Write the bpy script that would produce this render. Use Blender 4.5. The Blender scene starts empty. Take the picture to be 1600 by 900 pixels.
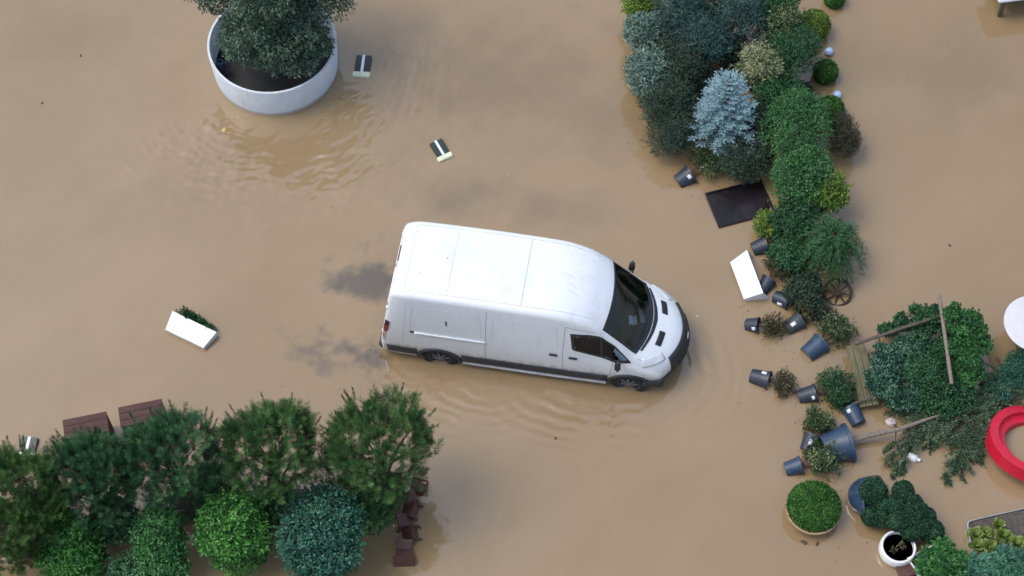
import bpy, bmesh, math, random
import numpy as np
from mathutils import Vector, Matrix, Euler
from mathutils.bvhtree import BVHTree

random.seed(7)
RNG = np.random.default_rng(11)
R = math.radians
SC = bpy.context.scene
COL = SC.collection

# ------------------------------------------------------------------ camera, sky, sun, exposure
DIST, PITCH, HALF = 36.2, R(60), R(16)
cam = bpy.data.cameras.new('camera')
cam_o = bpy.data.objects.new('camera', cam)
COL.objects.link(cam_o)
cam_o.location = (0, -DIST * math.cos(PITCH), DIST * math.sin(PITCH))
cam_o.rotation_euler = (R(90) - PITCH, 0, 0)
cam.sensor_width = 36
cam.lens = 18 / math.tan(HALF)
cam.clip_end = 2000
SC.camera = cam_o
SC.render.resolution_x, SC.render.resolution_y = 1024, 576

SUN_EL, SUN_AZ = R(62), R(-85)        # azimuth measured from +y (away from the camera) towards +x
world = bpy.data.worlds.new('World')
SC.world = world
world.use_nodes = True
wn, wl = world.node_tree.nodes, world.node_tree.links
bg = wn['Background']
sky = wn.new('ShaderNodeTexSky')
sky.sky_type = 'NISHITA'
sky.sun_disc = False
sky.sun_elevation = SUN_EL
sky.sun_rotation = SUN_AZ
sky.air_density = 1.2
sky.dust_density = 3.0
sky.ozone_density = 2.0
hs = wn.new('ShaderNodeHueSaturation')
hs.inputs['Saturation'].default_value = 0.85     # overcast: the blue of the clear sky is veiled
wl.new(sky.outputs['Color'], hs.inputs['Color'])
wl.new(hs.outputs['Color'], bg.inputs['Color'])
bg.inputs['Strength'].default_value = 0.15

sun = bpy.data.lights.new('sun', 'SUN')
sun.energy = 0.85
sun.angle = R(30)
sun.color = (1.0, 0.97, 0.93)
sun_o = bpy.data.objects.new('sun', sun)
COL.objects.link(sun_o)
sd = Vector((math.sin(SUN_AZ) * math.cos(SUN_EL), math.cos(SUN_AZ) * math.cos(SUN_EL), math.sin(SUN_EL)))
sun_o.rotation_euler = sd.to_track_quat('Z', 'Y').to_euler()
sun_o.location = (0, 0, 30)
SC.view_settings.view_transform = 'Standard'
SC.view_settings.look = 'None'
SC.view_settings.exposure = 0.62
SC.view_settings.gamma = 1.0
SC.view_settings.use_curve_mapping = False

BED = -0.14      # paving under the water; the water surface is z = 0

# ------------------------------------------------------------------ helpers
_C = np.array(cam_o.location)
_F = np.array([0, math.cos(PITCH), -math.sin(PITCH)])
_U = np.array([0, math.sin(PITCH), math.cos(PITCH)])
_f = 800 / math.tan(HALF)


def at(u, v, z=0.0):
    """a measured spot of the photograph turned into metres on the level z"""
    d = _F + np.array([1, 0, 0]) * (u - 800) / _f + _U * (450 - v) / _f
    p = _C + d * ((z - _C[2]) / d[2])
    return Vector((p[0], p[1], z))


def px(p):
    """metres per photo pixel near a point"""
    q = np.array(p) - _C
    return float(q @ _F) / _f


def tag(o, label=None, cat=None, group=None, kind=None):
    if label: o['label'] = label
    if cat: o['category'] = cat
    if group: o['group'] = group
    if kind: o['kind'] = kind
    return o


def thing(name, label, cat, loc=(0, 0, 0), rot=(0, 0, 0), group=None):
    o = bpy.data.objects.new(name, None)
    o.empty_display_size = 0.1
    COL.objects.link(o)
    o.location = loc
    o.rotation_euler = rot
    return tag(o, label, cat, group)


class MB:
    """collects faces; build() links them as one mesh object"""
    def __init__(s):
        s.v, s.f = [], []

    def add(s, vs, fs, M=None):
        o = len(s.v)
        s.v += [tuple(M @ Vector(p)) if M is not None else tuple(p) for p in vs]
        s.f += [tuple(i + o for i in f) for f in fs]
        return s

    def box(s, c, d, rot=(0, 0, 0), taper=1.0, bev=0.0):
        x, y, z = d[0] / 2, d[1] / 2, d[2] / 2
        M = Matrix.Translation(c) @ Euler(rot).to_matrix().to_4x4()
        if bev <= 0:
            vs = [(sx * x * (taper if sz > 0 else 1), sy * y * (taper if sz > 0 else 1), sz * z) for sz in (-1, 1) for sx, sy in ((-1, -1), (1, -1), (1, 1), (-1, 1))]
            return s.add(vs, [(3, 2, 1, 0), (4, 5, 6, 7), (0, 1, 5, 4), (1, 2, 6, 5), (2, 3, 7, 6), (3, 0, 4, 7)], M)
        bm = bmesh.new()
        bmesh.ops.create_cube(bm, size=1)
        for q in bm.verts:
            k = taper if q.co.z > 0 else 1
            q.co = Vector((q.co.x * d[0] * k, q.co.y * d[1] * k, q.co.z * d[2]))
        bmesh.ops.bevel(bm, geom=bm.edges[:], offset=bev, segments=2, affect='EDGES')
        bm.verts.ensure_lookup_table(); bm.verts.index_update()
        vs = [q.co.copy() for q in bm.verts]
        fs = [tuple(q.index for q in f.verts) for f in bm.faces]
        bm.free()
        return s.add(vs, fs, M)

    def tube(s, pts, rad, n=8, cap=True, M=None):
        pts = [Vector(p) for p in pts]
        if not hasattr(rad, '__len__'): rad = [rad] * len(pts)
        vs, fs = [], []
        ref = None
        for i, p in enumerate(pts):
            t = (pts[min(i + 1, len(pts) - 1)] - pts[max(i - 1, 0)])
            if t.length < 1e-9: t = Vector((0, 0, 1))
            t.normalize()
            if ref is None or abs(ref.dot(t)) > .95:
                ref = Vector((1, 0, 0)) if abs(t.x) < .7 else Vector((0, 1, 0))
            a = t.cross(ref).normalized(); b = t.cross(a)
            ref = b.cross(t).normalized() if False else ref
            for k in range(n):
                an = 2 * math.pi * k / n
                vs.append(p + (a * math.cos(an) + b * math.sin(an)) * rad[i])
        for i in range(len(pts) - 1):
            for k in range(n):
                k2 = (k + 1) % n
                fs.append((i * n + k, i * n + k2, (i + 1) * n + k2, (i + 1) * n + k))
        if cap:
            fs.append(tuple(range(n - 1, -1, -1)))
            fs.append(tuple(range((len(pts) - 1) * n, len(pts) * n)))
        return s.add(vs, fs, M)

    def lathe(s, prof, n=32, M=None, closed=False, sx=1, sy=1):
        vs, fs = [], []
        for r, z in prof:
            for k in range(n):
                an = 2 * math.pi * k / n
                vs.append((r * math.cos(an) * sx, r * math.sin(an) * sy, z))
        m = len(prof)
        for i in range(m if closed else m - 1):
            j = (i + 1) % m
            for k in range(n):
                k2 = (k + 1) % n
                fs.append((i * n + k, i * n + k2, j * n + k2, j * n + k))
        if not closed:
            if prof[0][0] > 1e-6: fs.append(tuple(range(n - 1, -1, -1)))
            if prof[-1][0] > 1e-6: fs.append(tuple(range((m - 1) * n, m * n)))
        return s.add(vs, fs, M)

    def build(s, name, mat, parent=None, smooth=35, loc=None, rot=None):
        me = bpy.data.meshes.new(name)
        me.from_pydata([tuple(p) for p in s.v], [], s.f)
        bm = bmesh.new(); bm.from_mesh(me)
        bmesh.ops.remove_doubles(bm, verts=bm.verts[:], dist=1e-5)
        bmesh.ops.recalc_face_normals(bm, faces=bm.faces[:])
        bm.to_mesh(me); bm.free()
        if smooth:
            me.shade_smooth()
            me.set_sharp_from_angle(angle=R(smooth))
        me.materials.append(mat)
        o = bpy.data.objects.new(name, me)
        COL.objects.link(o)
        if parent is not None: o.parent = parent
        if loc is not None: o.location = loc
        if rot is not None: o.rotation_euler = rot
        return o


# ------------------------------------------------------------------ materials
class NT:
    def __init__(s, mat):
        s.nt = mat.node_tree; s.n = s.nt.nodes; s.l = s.nt.links

    def new(s, t, **kw):
        n = s.n.new(t)
        for k, v in kw.items(): setattr(n, k, v)
        return n

    def link(s, a, b): s.l.new(a, b)

    def val(s, x, sock):
        if isinstance(x, (int, float)): sock.default_value = x
        elif isinstance(x, (tuple, list)): sock.default_value = x
        else: s.l.new(x, sock)

    def m(s, op, a, b=0.0, c=0.0, clamp=False):
        n = s.n.new('ShaderNodeMath'); n.operation = op; n.use_clamp = clamp
        s.val(a, n.inputs[0]); s.val(b, n.inputs[1]); s.val(c, n.inputs[2])
        return n.outputs[0]

    def noise(s, vec, scale, detail=3, rough=.55, dist=0.0):
        n = s.n.new('ShaderNodeTexNoise')
        n.inputs['Scale'].default_value = scale; n.inputs['Detail'].default_value = detail
        n.inputs['Roughness'].default_value = rough; n.inputs['Distortion'].default_value = dist
        if vec is not None: s.l.new(vec, n.inputs['Vector'])
        return n.outputs['Fac']

    def ramp(s, fac, stops):
        n = s.n.new('ShaderNodeValToRGB')
        e = n.color_ramp.elements
        while len(e) < len(stops): e.new(.5)
        for q, (p, c) in zip(e, stops):
            q.position = p; q.color = (*c, 1) if len(c) == 3 else c
        s.l.new(fac, n.inputs[0])
        return n.outputs[0]

    def smooth(s, x, a, b):
        n = s.n.new('ShaderNodeMapRange'); n.interpolation_type = 'SMOOTHSTEP'
        s.val(x, n.inputs[0]); n.inputs[1].default_value = a; n.inputs[2].default_value = b
        return n.outputs[0]

    def mix(s, f, a, b):
        n = s.n.new('ShaderNodeMix'); n.data_type = 'RGBA'
        s.val(f, n.inputs[0])
        for x, i in ((a, 6), (b, 7)):
            if isinstance(x, tuple): n.inputs[i].default_value = (*x, 1) if len(x) == 3 else x
            else: s.l.new(x, n.inputs[i])
        return n.outputs[2]


def new_mat(name):
    m = bpy.data.materials.new(name); m.use_nodes = True
    return m, NT(m), m.node_tree.nodes['Principled BSDF']


_M = {}


def mat(name, col, rough=.5, var=.25, scale=6.0, metal=0.0, spec=.5, dirt=None, dirt_amt=.4, bump=0.0, bump_scale=40, coat=0.0):
    """painted / moulded surface: base colour with mottled variation, a little dirt and fine relief"""
    if name in _M: return _M[name]
    m, t, b = new_mat(name)
    tc = t.new('ShaderNodeTexCoord').outputs['Object']
    n = t.noise(tc, scale, 5, .6)
    dark = tuple(c * (1 - var) for c in col); light = tuple(min(1, c * (1 + var * .6)) for c in col)
    c = t.ramp(n, [(.3, dark), (.7, light)])
    if dirt:
        d = t.noise(tc, scale * .5, 6, .7)
        c = t.mix(t.m('MULTIPLY', t.smooth(d, .5, .75), dirt_amt), c, dirt)
    t.link(c, b.inputs['Base Color'])
    b.inputs['Roughness'].default_value = rough
    rr = t.ramp(t.noise(tc, scale * 2.3, 4), [(.2, (rough * .75,) * 3), (.8, (min(1, rough * 1.25),) * 3)])
    t.link(rr, b.inputs['Roughness'])
    b.inputs['Metallic'].default_value = metal
    b.inputs['Specular IOR Level'].default_value = spec
    b.inputs['Coat Weight'].default_value = coat
    b.inputs['Coat Roughness'].default_value = .08
    if bump > 0:
        bn = t.new('ShaderNodeBump'); bn.inputs['Strength'].default_value = bump; bn.inputs['Distance'].default_value = .01
        t.link(t.noise(tc, bump_scale, 4), bn.inputs['Height']); t.link(bn.outputs[0], b.inputs['Normal'])
    _M[name] = m
    return m


def wood(name, a, b_, scale=1.0, axis=0):
    if name in _M: return _M[name]
    m, t, b = new_mat(name)
    tc = t.new('ShaderNodeTexCoord').outputs['Object']
    mp = t.new('ShaderNodeMapping')
    sc = [18, 18, 18]; sc[axis] = 1.2
    mp.inputs['Scale'].default_value = [q * scale for q in sc]
    t.link(tc, mp.inputs[0])
    n = t.noise(mp.outputs[0], 1.5, 6, .65, .3)
    c = t.ramp(n, [(.3, a), (.7, b_)])
    t.link(c, b.inputs['Base Color']); b.inputs['Roughness'].default_value = .8
    bn = t.new('ShaderNodeBump'); bn.inputs['Strength'].default_value = .5; bn.inputs['Distance'].default_value = .004
    t.link(n, bn.inputs['Height']); t.link(bn.outputs[0], b.inputs['Normal'])
    _M[name] = m
    return m


def leaf_mat(name, dark, mid, light, rough=.5, trans=.25, spec=.35):
    """each leaf takes one tone of its plant (attribute tint, one random value for each leaf)"""
    if name in _M: return _M[name]
    if light[1] < .3: dark, mid, light = [tuple(c * k for c in q) for q, k in ((dark, 1.2), (mid, 1.5), (light, 1.85))]
    m, t, b = new_mat(name)
    at_ = t.new('ShaderNodeAttribute'); at_.attribute_name = 'tint'
    c = t.ramp(at_.outputs['Fac'], [(.0, dark), (.5, mid), (1.0, light)])
    t.link(c, b.inputs['Base Color'])
    b.inputs['Roughness'].default_value = rough
    b.inputs['Specular IOR Level'].default_value = spec
    tr = t.new('ShaderNodeBsdfTranslucent'); t.link(c, tr.inputs[0])
    mx = t.new('ShaderNodeMixShader'); mx.inputs[0].default_value = trans
    t.link(b.outputs[0], mx.inputs[1]); t.link(tr.outputs[0], mx.inputs[2])
    t.link(mx.outputs[0], t.n['Material Output'].inputs[0])
    _M[name] = m
    return m


# ------------------------------------------------------------------ leaves
def unit(a):
    return a / np.maximum(np.linalg.norm(a, axis=-1, keepdims=True), 1e-9)


def rdir(n, zmin=-1.0):
    z = RNG.uniform(zmin, 1, n); a = RNG.uniform(0, 2 * np.pi, n); r = np.sqrt(np.maximum(0, 1 - z * z))
    return np.stack([r * np.cos(a), r * np.sin(a), z], 1)


class Leaves:
    """quads collected as arrays"""
    def __init__(s): s.q, s.t = [], []

    def add(s, base, d, nrm, L, W, tint, fold=.0, wide=.45):
        d = unit(d); side = unit(np.cross(d, nrm)); n2 = np.cross(side, d)
        L = np.broadcast_to(np.asarray(L, float), (len(base),))[:, None]; W = np.broadcast_to(np.asarray(W, float), (len(base),))[:, None]
        mid = base + d * L * wide + n2 * W * fold
        s.q.append(np.stack([base, mid + side * W / 2, base + d * L, mid - side * W / 2], 1))
        s.t.append(np.broadcast_to(np.asarray(tint, float), (len(base),)).copy())
        return s

    def build(s, name, m, parent, kind='stuff'):
        q = np.concatenate(s.q).reshape(-1, 3).astype(np.float32); t = np.clip(np.concatenate(s.t), 0, 1).astype(np.float32)
        n = len(t)
        me = bpy.data.meshes.new(name)
        me.vertices.add(n * 4); me.vertices.foreach_set('co', q.ravel())
        me.loops.add(n * 4); me.loops.foreach_set('vertex_index', np.arange(n * 4, dtype=np.int32))
        me.polygons.add(n); me.polygons.foreach_set('loop_start', np.arange(0, n * 4, 4, dtype=np.int32))
        me.update(calc_edges=True)
        a = me.attributes.new('tint', 'FLOAT', 'FACE'); a.data.foreach_set('value', t)
        me.materials.append(m)
        o = bpy.data.objects.new(name, me); COL.objects.link(o)
        if parent is not None: o.parent = parent
        if kind: o['kind'] = kind
        return o


def lump_dirs(n, k, amp, width, zmin):
    """directions on a sphere with a lumpy radius, more leaves on the lumps than in the gaps"""
    c = rdir(k, zmin)
    d = rdir(int(n * 1.7), zmin)
    w = np.exp(-(1 - (d @ c.T)) / (width * width)).max(1)
    keep = RNG.random(len(d)) < .25 + .75 * w
    d, w = d[keep][:n], w[keep][:n]
    tone = RNG.normal(0, .16, k)[np.argmax(d @ c.T, 1)]
    return d, 1 - amp + amp * w, tone


def broad(lv, blobs, n, L, W, lumps=26, amp=.28, depth=.30, zmin=-.55, flat=.7, upn=.6, tmean=.45, tsd=.26, lw=.34, fold=.12, sprig=.16):
    """leafy crown: leaves on and under the surface of lumpy ellipsoids (cx,cy,cz,rx,ry,rz)"""
    area = np.array([(b[3] * b[4] + b[3] * b[5] + b[4] * b[5]) for b in blobs]); area /= area.sum()
    for b, a in zip(blobs, area):
        k = max(60, int(n * a))
        d, rf, tone = lump_dirs(k, lumps, amp, lw, zmin)
        k = len(d)
        r = rf * (1 - np.abs(RNG.normal(0, depth, k)).clip(0, .8)) * (1 + RNG.normal(0, .025, k))
        pos = np.array(b[:3]) + d * r[:, None] * np.array(b[3:6])
        out = unit(d / np.array(b[3:6]))
        nrm = unit(out * flat + np.array([0, 0, upn]) + RNG.normal(0, .45, (k, 3)))
        dr = unit(np.cross(nrm, RNG.normal(0, 1, (k, 3))) + out * .45)
        nrm = unit(np.cross(np.cross(dr, nrm), dr))
        ln = L * RNG.uniform(.65, 1.25, k)
        lv.add(pos, dr, nrm, ln, W / L * ln, RNG.normal(tmean, tsd, k) + tone, fold)
        # loose shoots that stand out of the outline
        ns = int(k * sprig / 12)
        if ns:
            d = rdir(ns, max(zmin, -.2)); ex_ = RNG.uniform(.10, .32, ns)
            ax = unit(d + RNG.normal(0, .35, (ns, 3)) + np.array([0, 0, .25]))
            sl = np.tile(np.linspace(0, 1, 12), ns)
            D, E_, A_ = np.repeat(d, 12, 0), np.repeat(ex_, 12), np.repeat(ax, 12, 0)
            rm = min(b[3:6])
            pos = np.array(b[:3]) + D * .86 * np.array(b[3:6]) + A_ * (sl * E_ * max(rm, .2) + .02)[:, None]
            dr = unit(A_ * .6 + RNG.normal(0, .6, (len(D), 3)))
            ln = L * RNG.uniform(.6, 1.1, len(D)) * (1.1 - .4 * sl)
            lv.add(pos, dr, unit(RNG.normal(0, .5, (len(D), 3)) + np.array([0, 0, .9])), ln, W / L * ln, RNG.normal(tmean + .15, tsd, len(D)), fold)
    return lv


def bristle(lv, pos, axis, shoot, needle, width, k, spread=.75, tint=.45, tsd=.15):
    """bottle-brush shoots: k needles round each short twig"""
    n = len(pos)
    p = np.repeat(pos, k, 0); a = np.repeat(unit(axis), k, 0); sh = np.repeat(np.broadcast_to(shoot, (n,)), k)
    s = RNG.uniform(0, 1, n * k)
    per = unit(np.cross(a, RNG.normal(0, 1, (n * k, 3))))
    d = unit(a * (.55 + .6 * s[:, None]) + per * spread)
    base = p + a * (s * sh)[:, None]
    tt = np.repeat(np.broadcast_to(tint, (n,)), k) + RNG.normal(0, tsd, n * k)
    nrm = np.cross(d, RNG.normal(0, 1, (n * k, 3)))
    lv.add(base, d, nrm, needle * RNG.uniform(.7, 1.2, n * k), width, tt, 0, .5)
    return lv


def stems(mb, base, tops, r0, bend=.15, n=6, twig=0):
    """a trunk or stems that taper from base to each top"""
    b = Vector(base)
    for tp in tops:
        tp = Vector(tp); L = (tp - b).length
        o = Vector((random.uniform(-1, 1), random.uniform(-1, 1), 0)) * L * bend
        pts = [b.lerp(tp, s) + o * math.sin(s * math.pi) * .6 for s in (0, .25, .5, .75, 1)]
        mb.tube(pts, [r0 * q for q in (1, .85, .65, .45, .2)], n)
    return mb


# ------------------------------------------------------------------ shared materials
def van_paint():
    """white paint with rain streaks, roof grime and a splash line above the sill"""
    m, t, b = new_mat('van_white_paint')
    tc = t.new('ShaderNodeTexCoord').outputs['Object']
    sp = t.new('ShaderNodeSeparateXYZ'); t.link(tc, sp.inputs[0])
    nm = t.new('ShaderNodeSeparateXYZ'); t.link(t.new('ShaderNodeNewGeometry').outputs['Normal'], nm.inputs[0])
    mp = t.new('ShaderNodeMapping'); mp.inputs['Scale'].default_value = (9, 9, .8); t.link(tc, mp.inputs[0])
    side = t.smooth(nm.outputs['Z'], .7, .2)
    c = t.ramp(t.noise(tc, 1.3, 4), [(.3, (.70, .73, .755)), (.7, (.745, .77, .79))])
    st = t.smooth(t.noise(mp.outputs[0], 1, 4, .65), .52, .80)
    c = t.mix(t.m('MULTIPLY', t.m('MULTIPLY', st, side), .38), c, (.44, .45, .45))
    roof = t.m('SUBTRACT', 1.0, side)
    gr = t.smooth(t.noise(tc, 2.1, 7, .7, .6), .50, .78)
    c = t.mix(t.m('MULTIPLY', t.m('MULTIPLY', gr, roof), .50), c, (.47, .49, .48))
    fl = t.smooth(t.noise(tc, 11, 2, .5), .735, .765)
    c = t.mix(t.m('MULTIPLY', t.m('MULTIPLY', fl, roof), .85), c, (.16, .15, .13))
    n = t.noise(tc, 7, 6, .7)
    mud = t.smooth(t.m('ADD', sp.outputs['Z'], t.m('MULTIPLY', n, -.75)), .52, .22)
    c = t.mix(t.m('MULTIPLY', t.m('MULTIPLY', mud, side), .7), c, (.32, .25, .17))
    t.link(c, b.inputs['Base Color'])
    b.inputs['Roughness'].default_value = .32; b.inputs['Coat Weight'].default_value = .45; b.inputs['Coat Roughness'].default_value = .1
    return m


M_paint = van_paint()
M_black = mat('black_plastic', (.018, .02, .024), .5, .2, 12)
M_trim = mat('dark_grey_plastic', (.022, .027, .034), .6, .2, 8, dirt=(.09, .075, .055), dirt_amt=.5)
M_rubber = mat('tyre_rubber', (.016, .016, .017), .8, .2, 20, dirt=(.07, .055, .04), dirt_amt=.5)
M_rim = mat('grey_wheel_paint', (.20, .205, .21), .4, .15, 14, metal=.5, dirt=(.12, .1, .08), dirt_amt=.6)
M_seam = mat('seam_shadow_gap', (.12, .13, .15), .7, .1, 8)
M_seam2 = mat('roof_joint_sealant', (.50, .52, .55), .6, .15, 8)
M_red = mat('tail_lamp_red', (.30, .012, .012), .15, .1, 8, coat=.6)
M_lampglass = mat('lamp_clear_cover', (.64, .67, .68), .1, .1, 10, coat=.8)
M_amber = mat('tail_lamp_pale', (.62, .42, .34), .2, .1, 9, coat=.5)
M_fabric = mat('seat_fabric', (.03, .033, .04), .9, .2, 20)
M_dash = mat('dashboard_plastic', (.024, .027, .032), .7, .15, 12)
M_paper = mat('white_paper', (.78, .79, .78), .8, .05, 4)
M_pot = mat('nursery_pot_plastic', (.022, .035, .060), .45, .25, 7, dirt=(.10, .085, .065), dirt_amt=.35)
M_potblue = mat('blue_grey_tub_plastic', (.030, .058, .105), .45, .25, 5, dirt=(.09, .08, .065), dirt_amt=.3)
M_soil = mat('wet_soil', (.026, .019, .014), .9, .4, 14, bump=.8, bump_scale=30)
M_tagw = mat('white_label_plastic', (.75, .77, .80), .4, .04, 8)
M_bark = wood('bark', (.045, .035, .026), (.13, .10, .075), 1.0, 2)
M_barkgrey = wood('grey_bark', (.10, .085, .07), (.26, .22, .18), 1.0, 0)
M_twig = mat('twig_bark', (.09, .06, .04), .85, .35, 20)
M_whiteplast = mat('white_plastic', (.74, .76, .78), .4, .06, 4, dirt=(.42, .38, .31), dirt_amt=.5)
M_brownbox = wood('brown_stained_wood', (.055, .024, .020), (.095, .042, .036), .8, 0)
M_darkboard = mat('dark_brown_board', (.012, .008, .010), .3, .4, 3, dirt=(.035, .026, .026), dirt_amt=.6)
M_brownpot = mat('brown_pot_plastic', (.088, .037, .028), .5, .25, 9, dirt=(.13, .09, .07), dirt_amt=.4)
M_terra = mat('pale_terracotta', (.42, .27, .16), .75, .25, 9, dirt=(.25, .18, .12), dirt_amt=.5, bump=.2)
M_glaze = mat('blue_glaze', (.028, .055, .105), .18, .35, 5, coat=.6)
M_redpl = mat('red_plastic', (.55, .010, .035), .35, .12, 6, dirt=(.40, .03, .04), dirt_amt=.4)
M_board = wood('mossy_plank', (.075, .075, .035), (.165, .155, .080), 1.0, 1)
M_pole = wood('weathered_pole', (.13, .10, .075), (.27, .22, .17), 1.0, 2)
M_rust = mat('rusty_iron', (.035, .020, .016), .8, .4, 18, bump=.4)
M_galv = mat('galvanised_edge', (.40, .42, .42), .45, .2, 8, metal=.4)
M_ball = mat('pale_blue_glass', (.40, .55, .78), .12, .1, 4, coat=.6)
M_greenprint = mat('dark_green_print', (.012, .028, .026), .35, .3, 10)
M_cream = mat('cream_plastic', (.66, .68, .50), .5, .15, 8)
M_lime = mat('lime_plastic', (.48, .55, .12), .5, .2, 8)
M_debris = mat('wet_debris', (.07, .05, .03), .7, .3, 20)
M_yellowleaf = mat('yellow_leaf', (.55, .42, .14), .6, .2, 20)

LM = dict(
    pine=leaf_mat('pine_needles', (.018, .052, .018), (.046, .112, .034), (.115, .195, .060)),
    pine2=leaf_mat('pine_needles_teal', (.014, .048, .022), (.034, .098, .042), (.080, .165, .065)),
    pineyel=leaf_mat('pine_needles_yellowish', (.018, .052, .014), (.046, .108, .028), (.105, .175, .048)),
    laurel=leaf_mat('bright_green_leaves', (.014, .066, .013), (.036, .142, .024), (.098, .245, .052)),
    laurel2=leaf_mat('fresh_green_leaves', (.012, .055, .016), (.030, .115, .030), (.080, .190, .060)),
    teal=leaf_mat('blue_green_leaves', (.008, .040, .027), (.020, .082, .052), (.058, .152, .098)),
    olive=leaf_mat('grey_green_leaves', (.022, .046, .030), (.052, .096, .062), (.118, .176, .118)),
    spruce=leaf_mat('blue_spruce_needles', (.130, .245, .280), (.340, .520, .570), (.620, .780, .800), trans=.15),
    bluedark=leaf_mat('dark_blue_green_needles', (.010, .028, .025), (.021, .056, .048), (.046, .096, .080)),
    black=leaf_mat('very_dark_green_needles', (.010, .021, .013), (.020, .040, .024), (.042, .070, .042)),
    deep=leaf_mat('deep_green_leaves', (.008, .032, .012), (.018, .066, .025), (.042, .112, .042)),
    mid=leaf_mat('mid_green_leaves', (.012, .050, .014), (.028, .098, .028), (.068, .160, .052)),
    yellowgreen=leaf_mat('yellow_green_leaves', (.030, .070, .010), (.075, .135, .018), (.160, .220, .035)),
    ball=leaf_mat('box_ball_leaves', (.010, .048, .006), (.026, .092, .012), (.058, .140, .024)),
    silver=leaf_mat('silver_variegated_leaves', (.050, .105, .075), (.130, .215, .165), (.300, .400, .320)),
    cream=leaf_mat('cream_variegated_leaves', (.090, .125, .055), (.240, .280, .140), (.430, .450, .270)),
    spots=leaf_mat('cream_spotted_leaves', (.014, .048, .014), (.045, .095, .030), (.330, .360, .180)),
    brown=leaf_mat('withered_brown_leaves', (.016, .017, .009), (.030, .032, .016), (.056, .054, .026)),
    red=leaf_mat('reddish_leaves', (.022, .026, .012), (.060, .058, .026), (.115, .090, .045)),
    weep=leaf_mat('weeping_conifer_needles', (.012, .050, .018), (.030, .098, .034), (.070, .165, .060)),
    ivy=leaf_mat('ivy_leaves', (.007, .034, .020), (.018, .070, .040), (.120, .200, .140)),
    cloud=leaf_mat('cloud_pruned_leaves', (.006, .026, .013), (.015, .054, .027), (.036, .092, .046)),
    hedge=leaf_mat('hedge_leaves', (.008, .042, .011), (.019, .086, .021), (.050, .145, .038)),
    drift=leaf_mat('dull_green_needles', (.016, .036, .018), (.042, .080, .040), (.150, .190, .110)),
    lettuce=leaf_mat('lettuce_leaves', (.075, .140, .025), (.190, .270, .060), (.380, .430, .160)),
)

# ------------------------------------------------------------------ ground and flood water
g = MB()
g.add([(-400, -400, BED), (400, -400, BED), (400, 400, BED), (-400, 400, BED)], [(0, 1, 2, 3)])
tag(g.build('ground', mat('wet_paving', (.13, .12, .11), .7, .3, .8, bump=.3), smooth=0), kind='structure')


def vnoise(x, y, seed):
    """smooth lattice noise, about -1..1"""
    g_ = np.random.default_rng(seed).uniform(-1, 1, (256, 256))
    xi, yi = np.floor(x).astype(int), np.floor(y).astype(int)
    fx, fy = x - xi, y - yi
    fx, fy = fx**3 * (fx * (6 * fx - 15) + 10), fy**3 * (fy * (6 * fy - 15) + 10)
    a_, b_, c_, d_ = g_[xi % 256, yi % 256], g_[(xi + 1) % 256, yi % 256], g_[xi % 256, (yi + 1) % 256], g_[(xi + 1) % 256, (yi + 1) % 256]
    return (a_ * (1 - fx) + b_ * fx) * (1 - fy) + (c_ * (1 - fx) + d_ * fx) * fy


def fbm(x, y, seed, oct_=4, gain=.55):
    r_, amp, k = 0, 1, 1
    for i in range(oct_):
        r_ = r_ + amp * vnoise(x * k + 17.3 * i, y * k - 9.1 * i, seed + i); amp *= gain; k *= 2.03
    return r_


def sst(x, a, b):
    t = np.clip((x - a) / (b - a), 0, 1)
    return t * t * (3 - 2 * t)


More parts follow.
